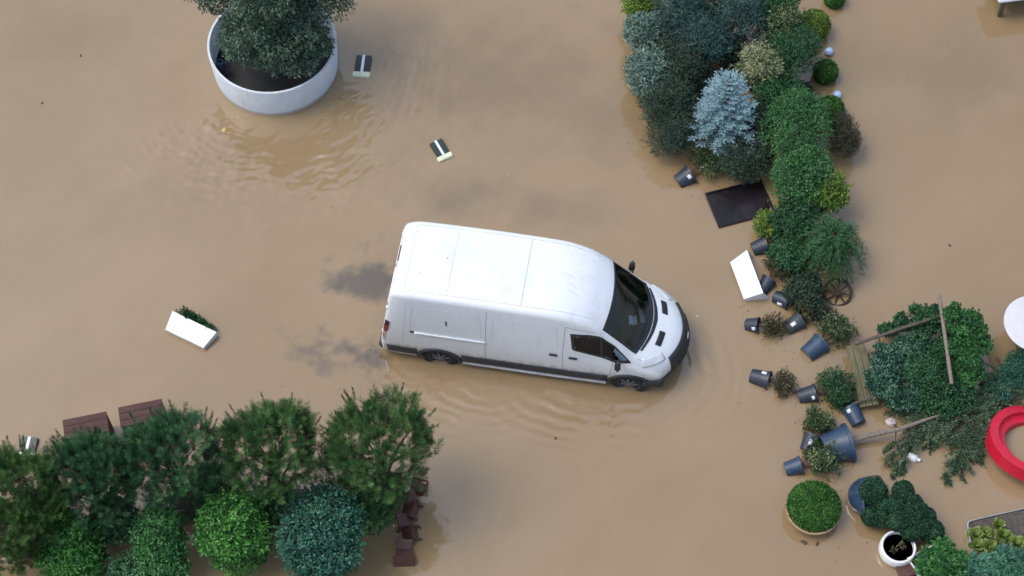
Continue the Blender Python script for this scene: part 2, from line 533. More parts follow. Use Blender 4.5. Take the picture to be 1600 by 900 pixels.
def build_water():
    X0, X1, Y0, Y1, st = -12.6, 12.6, -7.2, 9.6, .036
    xs = np.arange(X0, X1 + st / 2, st); ys = np.arange(Y0, Y1 + st / 2, st)
    X, Y = np.meshgrid(xs, ys, indexing='ij')
    edge = sst(X - X0, 0, .8) * sst(X1 - .01 - X, 0, .8) * sst(Y - Y0, 0, .6) * sst(Y1 - .03 - Y, 0, .6)
    ca, sa = math.cos(R(35)), math.sin(R(35))
    xr, yr = X * ca + Y * sa, -X * sa + Y * ca
    quiet = .45 + .55 * sst(fbm(X * .22, Y * .22, 5, 3), -.3, .5)
    H = quiet * (.0016 * fbm(xr * 1.3, yr * 2.6, 21, 3) + .00075 * fbm(xr * 3.4, yr * 7.0, 31, 2))
    # short wavelets that fan out from the near side of the round planter
    dx, dy = X + 5.15, Y - 5.6
    d = np.hypot(dx, dy); an = np.arctan2(dy, dx)
    wob = fbm(X * .9, Y * .9, 41, 3)
    msk = sst(-dy + .45 * dx, -.3, 1.5) * sst(d, 1.2, 1.42) * sst(-d, -5.4, -2.4) * (.35 + .65 * sst(vnoise(X * 1.1, Y * 1.1, 77), -.5, .5))
    H += msk * (.0012 * np.sin(d * 2 * np.pi / .19 + 3.2 * wob + 2.0 * vnoise(X * 4, Y * 4, 49)) + .0052 * fbm((X * .8 + Y * .6) * 3.4, (-X * .6 + Y * .8) * 7.2, 51, 2) + .0016 * fbm(X * 7, Y * 8, 61, 1))
    # bow arcs round the van's front corner and slack ripples along its side
    for (u, v, lam, r0, r1, r2, amp, wp, seed, a0, a1) in ((940, 570, .30, .55, 1.1, 2.5, .0038, 3.0, 71, -150, 25), (760, 590, .26, .3, .8, 2.0, .0024, 4.0, 81, -170, -10), (655, 560, .20, .2, .5, 1.3, .0014, 2, 86, -200, -60)):
        c = at(u, v); ex_, ey_ = (X - c.x) * .72, Y - c.y
        dd = np.hypot(ex_, ey_); aa = np.degrees(np.arctan2(ey_, ex_)); aa = np.where(aa > 100, aa - 360, aa)
        k = sst(dd, r0 * .6, r0) * sst(-dd, -r2, -r1) * sst(aa, a0 - 15, a0 + 25) * sst(-aa, -a1 - 15, -a1 + 25)
        H += k * amp * (.25 + .75 * sst(vnoise(X * 1.3 + seed, Y * 1.3, seed), -.6, .5)) * np.sin(dd * 2 * np.pi / lam * (1 + .10 * dd) + wp * wob + .8 * vnoise(X * 3, Y * 3, seed + 1))
    H *= edge * 1.9
    # soft dark grey-brown patches mixed into the water colour
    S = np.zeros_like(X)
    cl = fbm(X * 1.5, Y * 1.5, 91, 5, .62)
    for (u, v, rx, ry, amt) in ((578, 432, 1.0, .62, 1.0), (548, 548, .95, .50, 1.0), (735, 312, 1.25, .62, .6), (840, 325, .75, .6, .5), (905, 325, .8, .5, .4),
                                (800, 120, 2.4, 1.6, .40), (900, 185, 1.6, 1.1, .35), (650, 40, 2.0, 1.0, .3), (1500, 120, 2.6, 1.2, .3), (1330, 560, .8, .5, .3), (120, 60, 2.0, 1.0, .2)):  # top-centre ones: grey sky reflection painted into the water colour
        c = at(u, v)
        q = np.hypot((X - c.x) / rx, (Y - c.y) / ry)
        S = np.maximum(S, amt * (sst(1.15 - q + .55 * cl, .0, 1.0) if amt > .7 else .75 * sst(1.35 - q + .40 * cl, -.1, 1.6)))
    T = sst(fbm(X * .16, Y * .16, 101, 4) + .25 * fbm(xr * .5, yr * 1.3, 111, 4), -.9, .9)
    nx, ny = X.shape
    P_ = np.stack([X, Y, H], -1).reshape(-1, 3).astype(np.float32)
    I = np.arange(nx * ny).reshape(nx, ny)
    Q = np.stack([I[:-1, :-1], I[1:, :-1], I[1:, 1:], I[:-1, 1:]], -1).reshape(-1, 4)
    # flat water out to the horizon
    fx0, fx1, fy0, fy1 = xs[0], xs[-1], ys[0], ys[-1]
    B = 400
    out = np.array([(-B, -B, 0), (B, -B, 0), (B, B, 0), (-B, B, 0)], np.float32)
    o = len(P_)
    c0, c1, c2, c3 = I[0, 0], I[-1, 0], I[-1, -1], I[0, -1]
    Q = np.concatenate([Q, np.array([[o, o + 1, c1, c0], [o + 1, o + 2, c2, c1], [o + 2, o + 3, c3, c2], [o + 3, o, c0, c3]])])
    P_ = np.concatenate([P_, out])
    me = bpy.data.meshes.new('flood_water')
    me.vertices.add(len(P_)); me.vertices.foreach_set('co', P_.ravel())
    me.loops.add(Q.size); me.loops.foreach_set('vertex_index', Q.ravel().astype(np.int32))
    me.polygons.add(len(Q)); me.polygons.foreach_set('loop_start', np.arange(0, Q.size, 4, dtype=np.int32))
    me.update(calc_edges=True)
    me.shade_smooth()
    for nm, arr in (('dark_patch', S), ('tone', T)):
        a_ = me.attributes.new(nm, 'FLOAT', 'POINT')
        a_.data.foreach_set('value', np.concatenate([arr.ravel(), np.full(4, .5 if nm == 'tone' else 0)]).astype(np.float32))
    m, t, b = new_mat('muddy_flood_water')
    A1 = t.new('ShaderNodeAttribute'); A1.attribute_name = 'tone'
    A2 = t.new('ShaderNodeAttribute'); A2.attribute_name = 'dark_patch'
    pos = t.new('ShaderNodeNewGeometry').outputs['Position']
    n2 = t.noise(pos, 1.1, 4, .65, .6)
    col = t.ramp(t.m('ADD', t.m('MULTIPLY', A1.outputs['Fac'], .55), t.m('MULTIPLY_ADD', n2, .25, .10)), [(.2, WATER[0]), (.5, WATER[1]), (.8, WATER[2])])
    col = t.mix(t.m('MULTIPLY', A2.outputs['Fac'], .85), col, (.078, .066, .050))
    t.link(col, b.inputs['Base Color'])
    b.inputs['Roughness'].default_value = .05
    b.inputs['IOR'].default_value = 1.75
    me.materials.append(m)
    o = bpy.data.objects.new('flood_water', me); COL.objects.link(o)
    return tag(o, kind='structure')


WATER = ((.250, .172, .088), (.270, .189, .100), (.290, .206, .112))
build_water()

# ------------------------------------------------------------------ the van
def hermite(xs, ys, q):
    xs, ys = np.array(xs, float), np.array(ys, float)
    h = np.diff(xs); dl = np.diff(ys) / h
    m = np.zeros(len(xs)); m[0], m[-1] = dl[0], dl[-1]
    for i in range(1, len(xs) - 1):
        if dl[i - 1] * dl[i] > 0:
            w1, w2 = 2 * h[i] + h[i - 1], h[i] + 2 * h[i - 1]
            m[i] = (w1 + w2) / (w1 / dl[i - 1] + w2 / dl[i])
    k = np.clip(np.searchsorted(xs, q) - 1, 0, len(xs) - 2)
    t = (q - xs[k]) / h[k]
    return (2 * t**3 - 3 * t**2 + 1) * ys[k] + (t**3 - 2 * t**2 + t) * h[k] * m[k] + (-2 * t**3 + 3 * t**2) * ys[k + 1] + (t**3 - t**2) * h[k] * m[k + 1]


#        x    zsill zbelt ztop  hsill hbelt htop  rad  crown bow
VAN = [(.06, .46, 1.15, 2.33, .90, .93, .76, .10, .02, .03),
       (.10, .44, 1.15, 2.40, .95, .97, .80, .12, .025, .03),
       (.20, .40, 1.15, 2.455, .975, 1.0, .83, .13, .03, .02),
       (.45, .38, 1.15, 2.48, .985, 1.012, .855, .13, .04, .0),
       (2.0, .38, 1.15, 2.50, .99, 1.02, .865, .13, .045, .0),
       (3.3, .38, 1.15, 2.48, .99, 1.02, .86, .14, .045, .0),
       (3.9, .38, 1.12, 2.36, .99, 1.02, .84, .16, .06, .04),
       (4.25, .38, 1.10, 2.18, .985, 1.015, .82, .17, .07, .09),
       (4.45, .38, 1.08, 2.03, .985, 1.012, .815, .16, .08, .14),
       (4.85, .38, 1.05, 1.64, .98, 1.008, .85, .13, .09, .22),
       (5.18, .38, 1.00, 1.33, .97, 1.00, .88, .12, .09, .28),
       (5.45, .38, .92, 1.20, .96, .985, .86, .14, .09, .30),
       (5.72, .37, .82, 1.06, .93, .955, .82, .16, .08, .33),
       (5.88, .36, .72, .92, .90, .92, .78, .16, .06, .37),
       (5.96, .36, .62, .76, .87, .885, .74, .12, .04, .40),
       (5.99, .36, .54, .62, .84, .86, .72, .08, .02, .42)]
VK = np.arange(len(VAN), dtype=float)


def van_ring(s):
    x, zs, zb, zt, hs_, hb, ht, r, cr, bow = [hermite(VK, [k[i] for k in VAN], s) for i in range(10)]
    half = []
    for t in np.linspace(0, 1, 5)[:-1]:
        half.append((hs_ + (hb - hs_) * math.sin(t * math.pi / 2), zs + (zb - zs) * t))
    A = np.array([hb, zb]); Cc = np.array([ht, zt]); L = np.linalg.norm(Cc - A); rr = min(r, L * .6)
    S = Cc + (A - Cc) * rr / L; B = np.array([ht - rr, zt + cr * .15])
    for t in np.linspace(0, 1, 12)[:-1]:
        p = A + (S - A) * t
        half.append((p[0] + .018 * math.sin(t * math.pi), p[1]))
    for t in np.linspace(0, 1, 8)[:-1]:
        p = S * (1 - t)**2 + 2 * Cc * t * (1 - t) + B * t * t
        half.append((p[0], p[1]))
    for t in np.linspace(0, 1, 11):
        y = B[0] * (1 - t)
        half.append((y, zt + cr * .15 + cr * .85 * (1 - (y / B[0])**2)))
    full = [(-y, z) for y, z in half] + [(y, z) for y, z in half[-2::-1]]
    lean = 1 - min(1, max(0, (x - .2) / .9))
    return [(x - bow * (y / hb)**2 + lean * max(0, z - .7) * .143, y, z) for y, z in full]


def build_van():
    a = at(687, 561, .17); b_ = at(983, 602.5, .17)
    ang = math.atan2(b_.y - a.y, b_.x - a.x)
    ex = Vector((math.cos(ang), math.sin(ang), 0)); ey = Vector((-ex.y, ex.x, 0))
    O = a - ex * 1.2 + ey * .98; O.z = BED - .04
    van = thing('delivery_van', 'white panel van with dark lower trim stranded in the flood water', 'van', O, (0, 0, ang))
    # shell
    ss = np.concatenate([np.arange(0, 3, .25), np.arange(3, 5, .05), np.arange(5, 15.001, .125)])
    rings = [van_ring(s) for s in ss]
    nr = len(rings[0])
    vs = [p for r_ in rings for p in r_]; fs = []
    for i in range(len(rings) - 1):
        for k in range(nr - 1):
            fs.append((i * nr + k, i * nr + k + 1, (i + 1) * nr + k + 1, (i + 1) * nr + k))
        fs.append((i * nr + nr - 1, i * nr, (i + 1) * nr, (i + 1) * nr + nr - 1))
    fs.append(tuple(range(nr))); fs.append(tuple((len(rings) - 1) * nr + k for k in range(nr - 1, -1, -1)))
    bvh = BVHTree.FromPolygons([Vector(v) for v in vs], fs)
    bm = bmesh.new()
    bv = [bm.verts.new(v) for v in vs]
    for f in fs: bm.faces.new([bv[i] for i in f])
    bmesh.ops.recalc_face_normals(bm, faces=bm.faces[:])
    me = bpy.data.meshes.new('body'); bm.to_mesh(me); bm.free()
    body = bpy.data.objects.new('body', me); COL.objects.link(body)
    # wheel arches
    HUBS = [(1.2, 1.0), (4.956, .97)]
    cut = MB()
    for x, _ in HUBS:
        for sgn in (-1, 1):
            cut.lathe([(.415, -.22), (.415, .22)], 40, Matrix.Translation((x, sgn * .95, .37)) @ Matrix.Rotation(R(90), 4, 'X'))
    co = cut.build('arch_cutter', M_black, smooth=0)
    md = body.modifiers.new('b', 'BOOLEAN'); md.operation = 'DIFFERENCE'; md.object = co; md.solver = 'EXACT'
    dg = bpy.context.evaluated_depsgraph_get()
    me2 = bpy.data.meshes.new_from_object(body.evaluated_get(dg))
    bpy.data.objects.remove(co); body.modifiers.clear(); body.data = me2

    # openings for the glass
    def ws_x(y, t):
        xt = 4.43 - .14 * (y / .9)**2; xb = 5.245 - .30 * (y / .9)**2
        return xt + (xb - xt) * t

    def ws_half(t): return .765 + .03 * t
    side_win = [(3.74, 2.0), (3.80, 1.50), (4.40, 1.33), (4.62, 1.23), (4.95, 1.20), (4.60, 1.66), (4.30, 1.93), (4.10, 1.985)]

    def inside(poly, x, z):
        c = False
        for (x1, z1), (x2, z2) in zip(poly, poly[1:] + poly[:1]):
            if (z1 > z) != (z2 > z) and x < (x2 - x1) * (z - z1) / (z2 - z1) + x1: c = not c
        return c

    cxw = sum(p[0] for p in side_win) / len(side_win); czw = sum(p[1] for p in side_win) / len(side_win)
    small = [(cxw + (x - cxw) * .9, czw + (z - czw) * .86) for x, z in side_win]
    bm = bmesh.new(); bm.from_mesh(me2)
    kill = []
    for f in bm.faces:
        c = f.calc_center_median()
        if f.normal.z > .3 and 4.2 < c.x < 5.3:
            xt, xb = ws_x(c.y, 0), ws_x(c.y, 1)
            t = (c.x - xt) / (xb - xt)
            if .04 < t < .93 and abs(c.y) < ws_half(t) - .035: kill.append(f)
        elif abs(f.normal.y) > .6 and abs(c.y) > .8 and inside(small, c.x, c.z): kill.append(f)
    bmesh.ops.delete(bm, geom=kill, context='FACES')
    bm.to_mesh(me2); bm.free()
    me2.materials.clear(); me2.materials.append(M_paint)
    me2.shade_smooth(); me2.set_sharp_from_angle(angle=R(40))
    body.parent = van

    def hit(o, d, off):
        p, n, _, _ = bvh.ray_cast(Vector(o), Vector(d).normalized())
        if p is None: return None
        if n.dot(Vector(d)) > 0: n = -n
        return p + n * off

    def grid_patch(name, fn, nu, nv, m, parent=van, th=.006, smooth=35):
        """sheet that follows the shell: fn(u, v) gives a point; solid with its own thickness"""
        mb = MB(); pts = {}
        for i in range(nu + 1):
            for j in range(nv + 1):
                p = fn(i / nu, j / nv)
                if p is not None: pts[i, j] = p
        idx = {}
        vs = []
        for k, p in pts.items(): idx[k] = len(vs); vs.append(p)
        fs = [(idx[i, j], idx[i + 1, j], idx[i + 1, j + 1], idx[i, j + 1]) for i in range(nu) for j in range(nv)
              if all(q in idx for q in ((i, j), (i + 1, j), (i + 1, j + 1), (i, j + 1)))]
        mb.add(vs, fs)
        o = mb.build(name, m, parent, smooth)
        if th:
            s = o.modifiers.new('thickness', 'SOLIDIFY'); s.thickness = th; s.offset = 0
        return o

    def poly_patch(name, poly, sgn, m, off=.006, parent=van, th=.004, ring=None):
        """flat-side patch for a polygon in the side view, or the frame between it and a smaller copy"""
        cx = sum(p[0] for p in poly) / len(poly); cz = sum(p[1] for p in poly) / len(poly)
        n = 48
        per = []
        P = poly + poly[:1]
        Ls = [math.dist(P[i], P[i + 1]) for i in range(len(poly))]; T = sum(Ls)
        for k in range(n):
            d = T * k / n; i = 0
            while d > Ls[i]: d -= Ls[i]; i += 1
            q = d / Ls[i]; per.append((P[i][0] + (P[i + 1][0] - P[i][0]) * q, P[i][1] + (P[i + 1][1] - P[i][1]) * q))
        sc = [1.0, ring] if ring else [1.0, .75, .5, .25, .02]
        vs, fs = [], []
        for s_ in sc:
            for x, z in per:
                x2, z2 = cx + (x - cx) * s_, cz + (z - cz) * (s_ if not ring else (1 - (1 - s_) * 1.5 if s_ < 1 else 1))
                p = None
                while p is None or abs(p.y) < .72:
                    p = hit((x2, sgn * 3, z2), (0, -sgn, 0), off); z2 -= .02
                vs.append(p)
        for i in range(len(sc) - 1):
            for k in range(n):
                k2 = (k + 1) % n
                fs.append((i * n + k, i * n + k2, (i + 1) * n + k2, (i + 1) * n + k))
        o = MB().add(vs, fs).build(name, m, parent)
        if th:
            s = o.modifiers.new('thickness', 'SOLIDIFY'); s.thickness = th; s.offset = 0
        return o

    # glass
    mg, tg, bgs = new_mat('van_glass')
    tr = tg.new('ShaderNodeBsdfTransparent'); tr.inputs[0].default_value = (.74, .82, .84, 1)
    gl = tg.new('ShaderNodeBsdfGlossy'); gl.inputs['Roughness'].default_value = .03
    fr = tg.new('ShaderNodeFresnel'); fr.inputs[0].default_value = 1.5
    mx = tg.new('ShaderNodeMixShader'); tg.link(fr.outputs[0], mx.inputs[0]); tg.link(tr.outputs[0], mx.inputs[1]); tg.link(gl.outputs[0], mx.inputs[2])
    tg.link(mx.outputs[0], tg.n['Material Output'].inputs[0])

    def ws(u, v, off=.006, t0=0., t1=1., m_=0.0):
        t = t0 + (t1 - t0) * v; y = (u * 2 - 1) * (ws_half(t) - m_)
        return hit((ws_x(y, t), y, 4), (0, 0, -1), off)

    wsc = grid_patch('windscreen', lambda u, v: ws(u, v, .004, .05, .9, .04), 24, 14, mg, th=0)
    # black ceramic border and wiper cowl
    mb = MB()
    edge = []
    for k in range(25): edge.append((k / 24, 0))
    for k in range(1, 15): edge.append((1, k / 14))
    for k in range(1, 25): edge.append((1 - k / 24, 1))
    for k in range(1, 14): edge.append((0, 1 - k / 14))
    vs = [ws(u, v, .005) for u, v in edge] + [ws(u, v, .006, .045, .885, .05) for u, v in edge]
    n = len(edge)
    mb.add(vs, [(k, (k + 1) % n, n + (k + 1) % n, n + k) for k in range(n)])
    mb.build('windscreen_border', M_black, wsc)
    cowl = grid_patch('wiper_cowl', lambda u, v: hit((ws_x((u * 2 - 1) * .70, 1) + .012 + .075 * v * (1 - .5 * abs(u * 2 - 1)), (u * 2 - 1) * .70, 4), (0, 0, -1), .008), 24, 3, M_black)
    for y0, y1 in ((.55, -.10), (-.05, -.62)):
        pts = [ws((y0 + (y1 - y0) * q) / 1.6 + .5, .97 - .05 * math.sin(q * 3), .02) for q in np.linspace(0, 1, 8)]
        MB().tube(pts, .010, 6).build('wiper', M_black, van)
    for sgn in (-1, 1):
        gw = poly_patch('side_window', small, sgn, mg, .003, th=0)
        poly_patch('window_border', side_win, sgn, M_black, .004, gw, .004, ring=.88)
        x0 = 4.36
        MB().tube([hit((x0 + .02, sgn * 3, 1.36), (0, -sgn, 0), .008), hit((x0 - .03, sgn * 3, 1.90), (0, -sgn, 0), .008)], .022, 6).build('window_divider', M_black, gw)

    # cabin behind the glass
    cab = MB()
    cab.box((3.62, 0, 1.35), (.04, 1.7, 1.5)).box((4.5, 0, .72), (1.7, 1.75, .05))
    cab.build('bulkhead_and_floor', M_dash, van)
    for sgn in (-1, 1):
        MB().box((4.2, sgn * .93, 1.0), (1.1, .05, .44)).build('door_lining', M_dash, van)
    dash = MB()
    dash.box((4.92, 0, 1.02), (.50, 1.62, .34), (0, R(10), 0), bev=.06)
    dash.box((4.72, 0, .95), (.22, .34, .40), bev=.04)
    dash.build('dashboard', M_dash, van)
    for y in (-.52, .05, .56):
        s_ = MB()
        s_.box((4.12, y, .95), (.50, .46, .16), bev=.05).box((3.86, y, 1.32), (.16, .46, .66), (0, R(-12), 0), bev=.06).box((3.79, y, 1.74), (.11, .26, .18), bev=.04)
        s_.build('seat', M_fabric, van)
    sw = MB()
    Mw = Matrix.Translation((4.52, .48, 1.22)) @ Matrix.Rotation(R(-58), 4, 'Y')
    prof = [(.19 + .016 * math.cos(q), .016 * math.sin(q)) for q in np.linspace(0, 2 * math.pi, 8, endpoint=False)]
    sw.lathe(prof, 28, Mw, closed=True).tube([(-.18, 0, 0), (.18, 0, 0)], .02, 6, M=Mw).tube([(0, 0, 0), (0, -.18, 0)], .02, 6, M=Mw)
    sw.build('steering_wheel', M_black, van)
    MB().box((4.42, -.02, 1.86), (.03, .24, .08), (0, R(25), 0), bev=.012).build('rear_view_mirror', M_black, van)

    # side trim, seams, rail, handles (both sides)
    def side(xa, xb, za, zb_, off):
        return lambda u, v, sgn: hit((xa + (xb - xa) * u, sgn * 3, za + (zb_ - za) * v), (0, -sgn, 0), off)

    def side_patch(name, xa, xb, za, zb_, sgn, m, off=.006, nu=8, nv=3, th=.008, parent=van):
        fn = side(xa, xb, za, zb_, off)
        return grid_patch(name, lambda u, v: fn(u, v, sgn), nu, nv, m, parent, th)

    for sgn in (-1, 1):
        side_patch('lower_trim', 1.64, 4.52, .46, .69, sgn, M_trim, .012, 24, 3, .02)
        side_patch('rear_lower_trim', .17, .76, .48, .70, sgn, M_trim, .012, 8, 3, .02)
        sill = MB()
        sill.tube([(1.66, sgn * .985, .37), (3.0, sgn * .995, .37), (4.50, sgn * .985, .37)], .035, 8)
        sill.build('sill', mat('muddy_sill_paint', (.42, .42, .42), .5, .25, 9), van)
        for x, _ in HUBS:
            pts = [(x + .425 * math.cos(q), 0, .37 + .425 * math.sin(q)) for q in np.linspace(R(-8), R(188), 25)]
            P2 = [hit((p[0], sgn * 3, max(p[2], .40)), (0, -sgn, 0), .004) or Vector((p[0], sgn * .97, p[2])) for p in pts]
            MB().tube(P2, .035, 8).build('wheel_arch_trim', M_trim, van)
        # seams and pressings
        def seam(name, pl, w=.007, m=M_seam, off=.001):
            P3 = []
            for (x1, z1), (x2, z2) in zip(pl, pl[1:]):
                k = max(2, int(math.dist((x1, z1), (x2, z2)) / .12))
                for q in range(k): P3.append(hit((x1 + (x2 - x1) * q / k, sgn * 3, z1 + (z2 - z1) * q / k), (0, -sgn, 0), off))
            P3.append(hit((pl[-1][0], sgn * 3, pl[-1][1]), (0, -sgn, 0), off))
            return MB().tube([p for p in P3 if p], w * .5, 5).build(name, m, van)
        seam('cab_door_seam', [(3.64, 2.18), (3.62, 1.3), (3.66, .47)])
        seam('cab_door_seam', [(3.64, 2.18), (4.05, 2.08), (4.35, 1.98)])
        seam('sliding_door_seam', [(2.14, 2.34), (2.12, .70)])
        seam('rear_quarter_seam', [(.60, 2.30), (.48, .75)], .005, M_seam2)
        seam('fender_seam', [(4.60, 1.22), (4.56, .80)])
        seam('bonnet_seam', [(5.05, 1.26), (5.35, 1.10)])
        # pressed panel frames
        for xa, xb in ((.66, 2.05), (2.22, 3.52)):
            seam('panel_pressing', [(xa, 1.50), (xa + .06, 2.18), (xb - .04, 2.18), (xb, 1.50)], .006, M_seam2)
        rail = side_patch('sliding_door_rail', .74, 2.14, 1.335, 1.385, sgn, M_paint, .016, 12, 1, .03)
        MB().box(hit((.70, sgn * 3, 1.375), (0, -sgn, 0), .01), (.08, .03, .045), bev=.008).build('rail_end_cap', M_black, rail)
        for x, z in ((3.45, 1.27), (3.83, 1.235)):
            MB().box(hit((x, sgn * 3, z), (0, -sgn, 0), .02), (.17, .04, .045), bev=.012).build('door_handle', M_black, van)
        MB().box(hit((1.37, sgn * 3, 1.80), (0, -sgn, 0), .004), (.025, .012, .17), (0, 0, 0), bev=.003).build('side_latch', M_trim, van)
        # mirror
        mr = MB()
        mr.box((4.70, sgn * 1.12, 1.36), (.12, .16, .26), (0, 0, sgn * R(-10)), .86, .035)
        mo = mr.build('door_mirror', M_black, van)
        MB().tube([(4.72, sgn * .98, 1.28), (4.71, sgn * 1.04, 1.30), (4.70, sgn * 1.09, 1.31)], .035, 8).build('mirror_arm', M_black, mo)
        # tail lamp
        lp = MB()
        lp.box((.175, sgn * .935, 1.22), (.11, .10, .72), (0, R(8), 0), .94, .02)
        lo = lp.build('tail_light', M_black, van)
        MB().box((.18, sgn * .962, 1.36), (.085, .07, .24), (0, R(8), 0), bev=.015).build('lamp_lens', M_red, lo)
        MB().box((.145, sgn * .962, 1.11), (.085, .07, .20), (0, R(8), 0), bev=.015).build('lamp_lens', M_amber, lo)
        MB().box((.118, sgn * .960, .93), (.08, .07, .12), (0, R(8), 0), bev=.015).build('lamp_lens', M_lampglass, lo)
        # headlamp
        def hl(u, v, sgn=sgn):
            th = R(44 + 30 * u); z = .90 + .02 * u + (.13 + .05 * u) * v - .0
            o_ = Vector((4.9, 0, z)) + Vector((math.cos(th), sgn * math.sin(th), 0)) * 3
            return hit(o_ + Vector((0, 0, .5)), (-math.cos(th), -sgn * math.sin(th), -.17), .006)
        h_ = grid_patch('headlight', hl, 10, 5, M_lampglass, van, .01)

    # nose: bumper, grille, badge, bonnet vents
    def nose(th, z, off, tilt=-.0):
        o_ = Vector((4.9, 0, z)) + Vector((math.cos(th), math.sin(th), 0)) * 3
        return hit(o_, (-math.cos(th), -math.sin(th), tilt), off)
    grid_patch('front_bumper', lambda u, v: nose(R(-72 + 144 * u), .365 + .275 * v, .022), 36, 5, M_trim, van, .04)
    grid_patch('grille', lambda u, v: nose(R(-40 + 80 * u), .665 + .37 * v, .014), 20, 5, M_black, van, .02)
    for z in (.72, .80):
        MB().tube([nose(R(q), z, .03) for q in np.linspace(-30, 30, 13)], .012, 6).build('grille_bar', M_trim, van)
    c = nose(0, .90, .04)
    bd = MB().lathe([(.001, .0), (.062, 0), (.066, .010), (.050, .018), (.001, .020)], 24, Matrix.Translation(c) @ Matrix.Rotation(R(72), 4, 'Y') @ Matrix.Scale(.52, 4, (1, 0, 0)) @ Matrix.Scale(1.35, 4, (0, 1, 0)))
    bd = bd.build('oval_badge', M_galv, van)
    for y in (-.345, .345):
        def bv_(u, v, y=y):
            yy = y + (u - .5) * .30
            return hit((5.415 - .28 * (yy / .98)**2 + .11 * v, yy, 4), (0, 0, -1), .006)
        vt = grid_patch('bonnet_vent', bv_, 8, 3, M_black, van, .012)
        for k in range(4):
            uu = .14 + k * .24
            MB().tube([bv_(uu, .1) + Vector((0, 0, .01)), bv_(uu, .9) + Vector((0, 0, .01))], .008, 5).build('vent_rib', M_trim, vt)

    # rear end
    rb = MB().box((.07, 0, .47), (.18, 1.86, .16), bev=.03).build('rear_bumper', M_trim, van)
    rd = MB()
    for sgn in (-1, 1):
        rd_ = MB().box((.139, sgn * .43, 1.36), (.03, .80, 1.50), (0, R(8), 0), bev=.012).build('rear_door', M_paint, van)
        MB().box((.088, sgn * .08, 1.15), (.03, .05, .16), (0, R(8), 0), bev=.01).build('door_handle', M_black, rd_)
        for z in (.95, 1.9):
            MB().box((.04 + (z - .7) * .143, sgn * .83, z), (.04, .07, .06), bev=.008).build('hinge', M_paint, rd_)
    MB().box((.305, .12, 2.355), (.04, .36, .04), (0, R(-10), 0), bev=.008).build('brake_light', mat('dark_lamp_red', (.10, .01, .01), .2, .1, 8), van)

    # roof: cross joints, gutters, bits of dirt
    def roof(name, pl, w, m, off=.0):
        P3 = []
        for (x1, y1), (x2, y2) in zip(pl, pl[1:]):
            for q in np.linspace(0, 1, 14): P3.append(hit((x1 + (x2 - x1) * q, y1 + (y2 - y1) * q, 4), (0, 0, -1), off))
        return MB().tube([p for p in P3 if p], w * .5, 5).build(name, m, van)
    roof('roof_joint', [(2.77, -.74), (2.77, .74)], .018, M_seam2)
    roof('roof_joint', [(1.36, -.72), (1.36, .72)], .010, mat('roof_joint_pale', (.46, .48, .51), .6, .3, 3))
    roof('roof_joint', [(.55, -.72), (.55, .72)], .010, mat('roof_joint_pale', (.46, .48, .51), .6, .3, 3))
    for sgn in (-1, 1):
        roof('roof_gutter', [(.55, sgn * .735), (2.2, sgn * .745), (3.4, sgn * .735), (4.1, sgn * .69)], .010, mat('roof_joint_pale', (.46, .48, .51), .6, .3, 3))
    for x, y in ((3.55, .05), (3.62, -.14), (3.70, -.3)):
        roof('roof_smear', [(x - .1, y + .05), (x + .06, y), (x + .14, y - .05)], .010, mat('roof_joint_pale', (.46, .48, .51), .6, .3, 3))

    # wheels
    for x, yy in HUBS:
        for sgn in (-1, 1):
            wh = bpy.data.objects.new('wheel', None); COL.objects.link(wh); wh.parent = van
            wh.location = (x, sgn * (.865 if x < 2 else .86), .35); wh.rotation_euler = (R(-90 * sgn), 0, 0)
            if x > 2: wh.rotation_euler = (R(-90 * sgn), 0, R(-4))
            tp = [(.225, -.11), (.30, -.118), (.335, -.105), (.352, -.07), (.355, 0), (.352, .07), (.335, .105), (.30, .118), (.225, .11)]
            MB().lathe(tp, 36, closed=True).build('tyre', M_rubber, wh)
            rm = MB()
            rm.lathe([(.226, -.10), (.222, .09), (.205, .085), (.19, .03), (.06, .045), (.001, .045)], 32)
            rmo = rm.build('rim', M_trim, wh)
            sp_ = MB()
            for k in range(7):
                an = 2 * math.pi * k / 7
                sp_.box((.125 * math.cos(an), .125 * math.sin(an), .068), (.15, .052, .03), (0, R(8), an), .8)
            sp_.lathe([(.232, .07), (.236, .10), (.215, .10), (.205, .07)], 32, closed=True)
            sp_.lathe([(.001, .09), (.05, .09), (.06, .06)], 16)
            tag(sp_.build('hubcap', M_rim, wh), kind='stuff')
    return van, O, ang


VAN_O, van_loc, van_ang = build_van()


def in_van(p):
    return Vector(van_loc) + Matrix.Rotation(van_ang, 3, 'Z') @ Vector(p)


# papers on the dashboard
for (x, y, z, sx, sy, rz, lab) in ((4.86, -.02, 1.245, .17, .20, 12, 'square white paper on the dashboard of the van'),
                                   (5.02, .10, 1.235, .10, .30, 20, 'long narrow white paper on the van dashboard nearest the glass')):
    mb = MB(); nx = 8
    vs = [((i / nx - .5) * sx, (j - .5) * sy, .012 * math.sin(i * 1.1) + .004 * (i % 2)) for i in range(nx + 1) for j in range(2)]
    mb.add(vs, [(2 * i, 2 * i + 2, 2 * i + 3, 2 * i + 1) for i in range(nx)])
    o = mb.build('paper_sheet', M_paper, None, loc=in_van((x, y, z)), rot=(0, R(10), van_ang + R(rz)))
    s_ = o.modifiers.new('thickness', 'SOLIDIFY'); s_.thickness = .004
    tag(o, lab, 'paper', 'papers on the van dashboard')
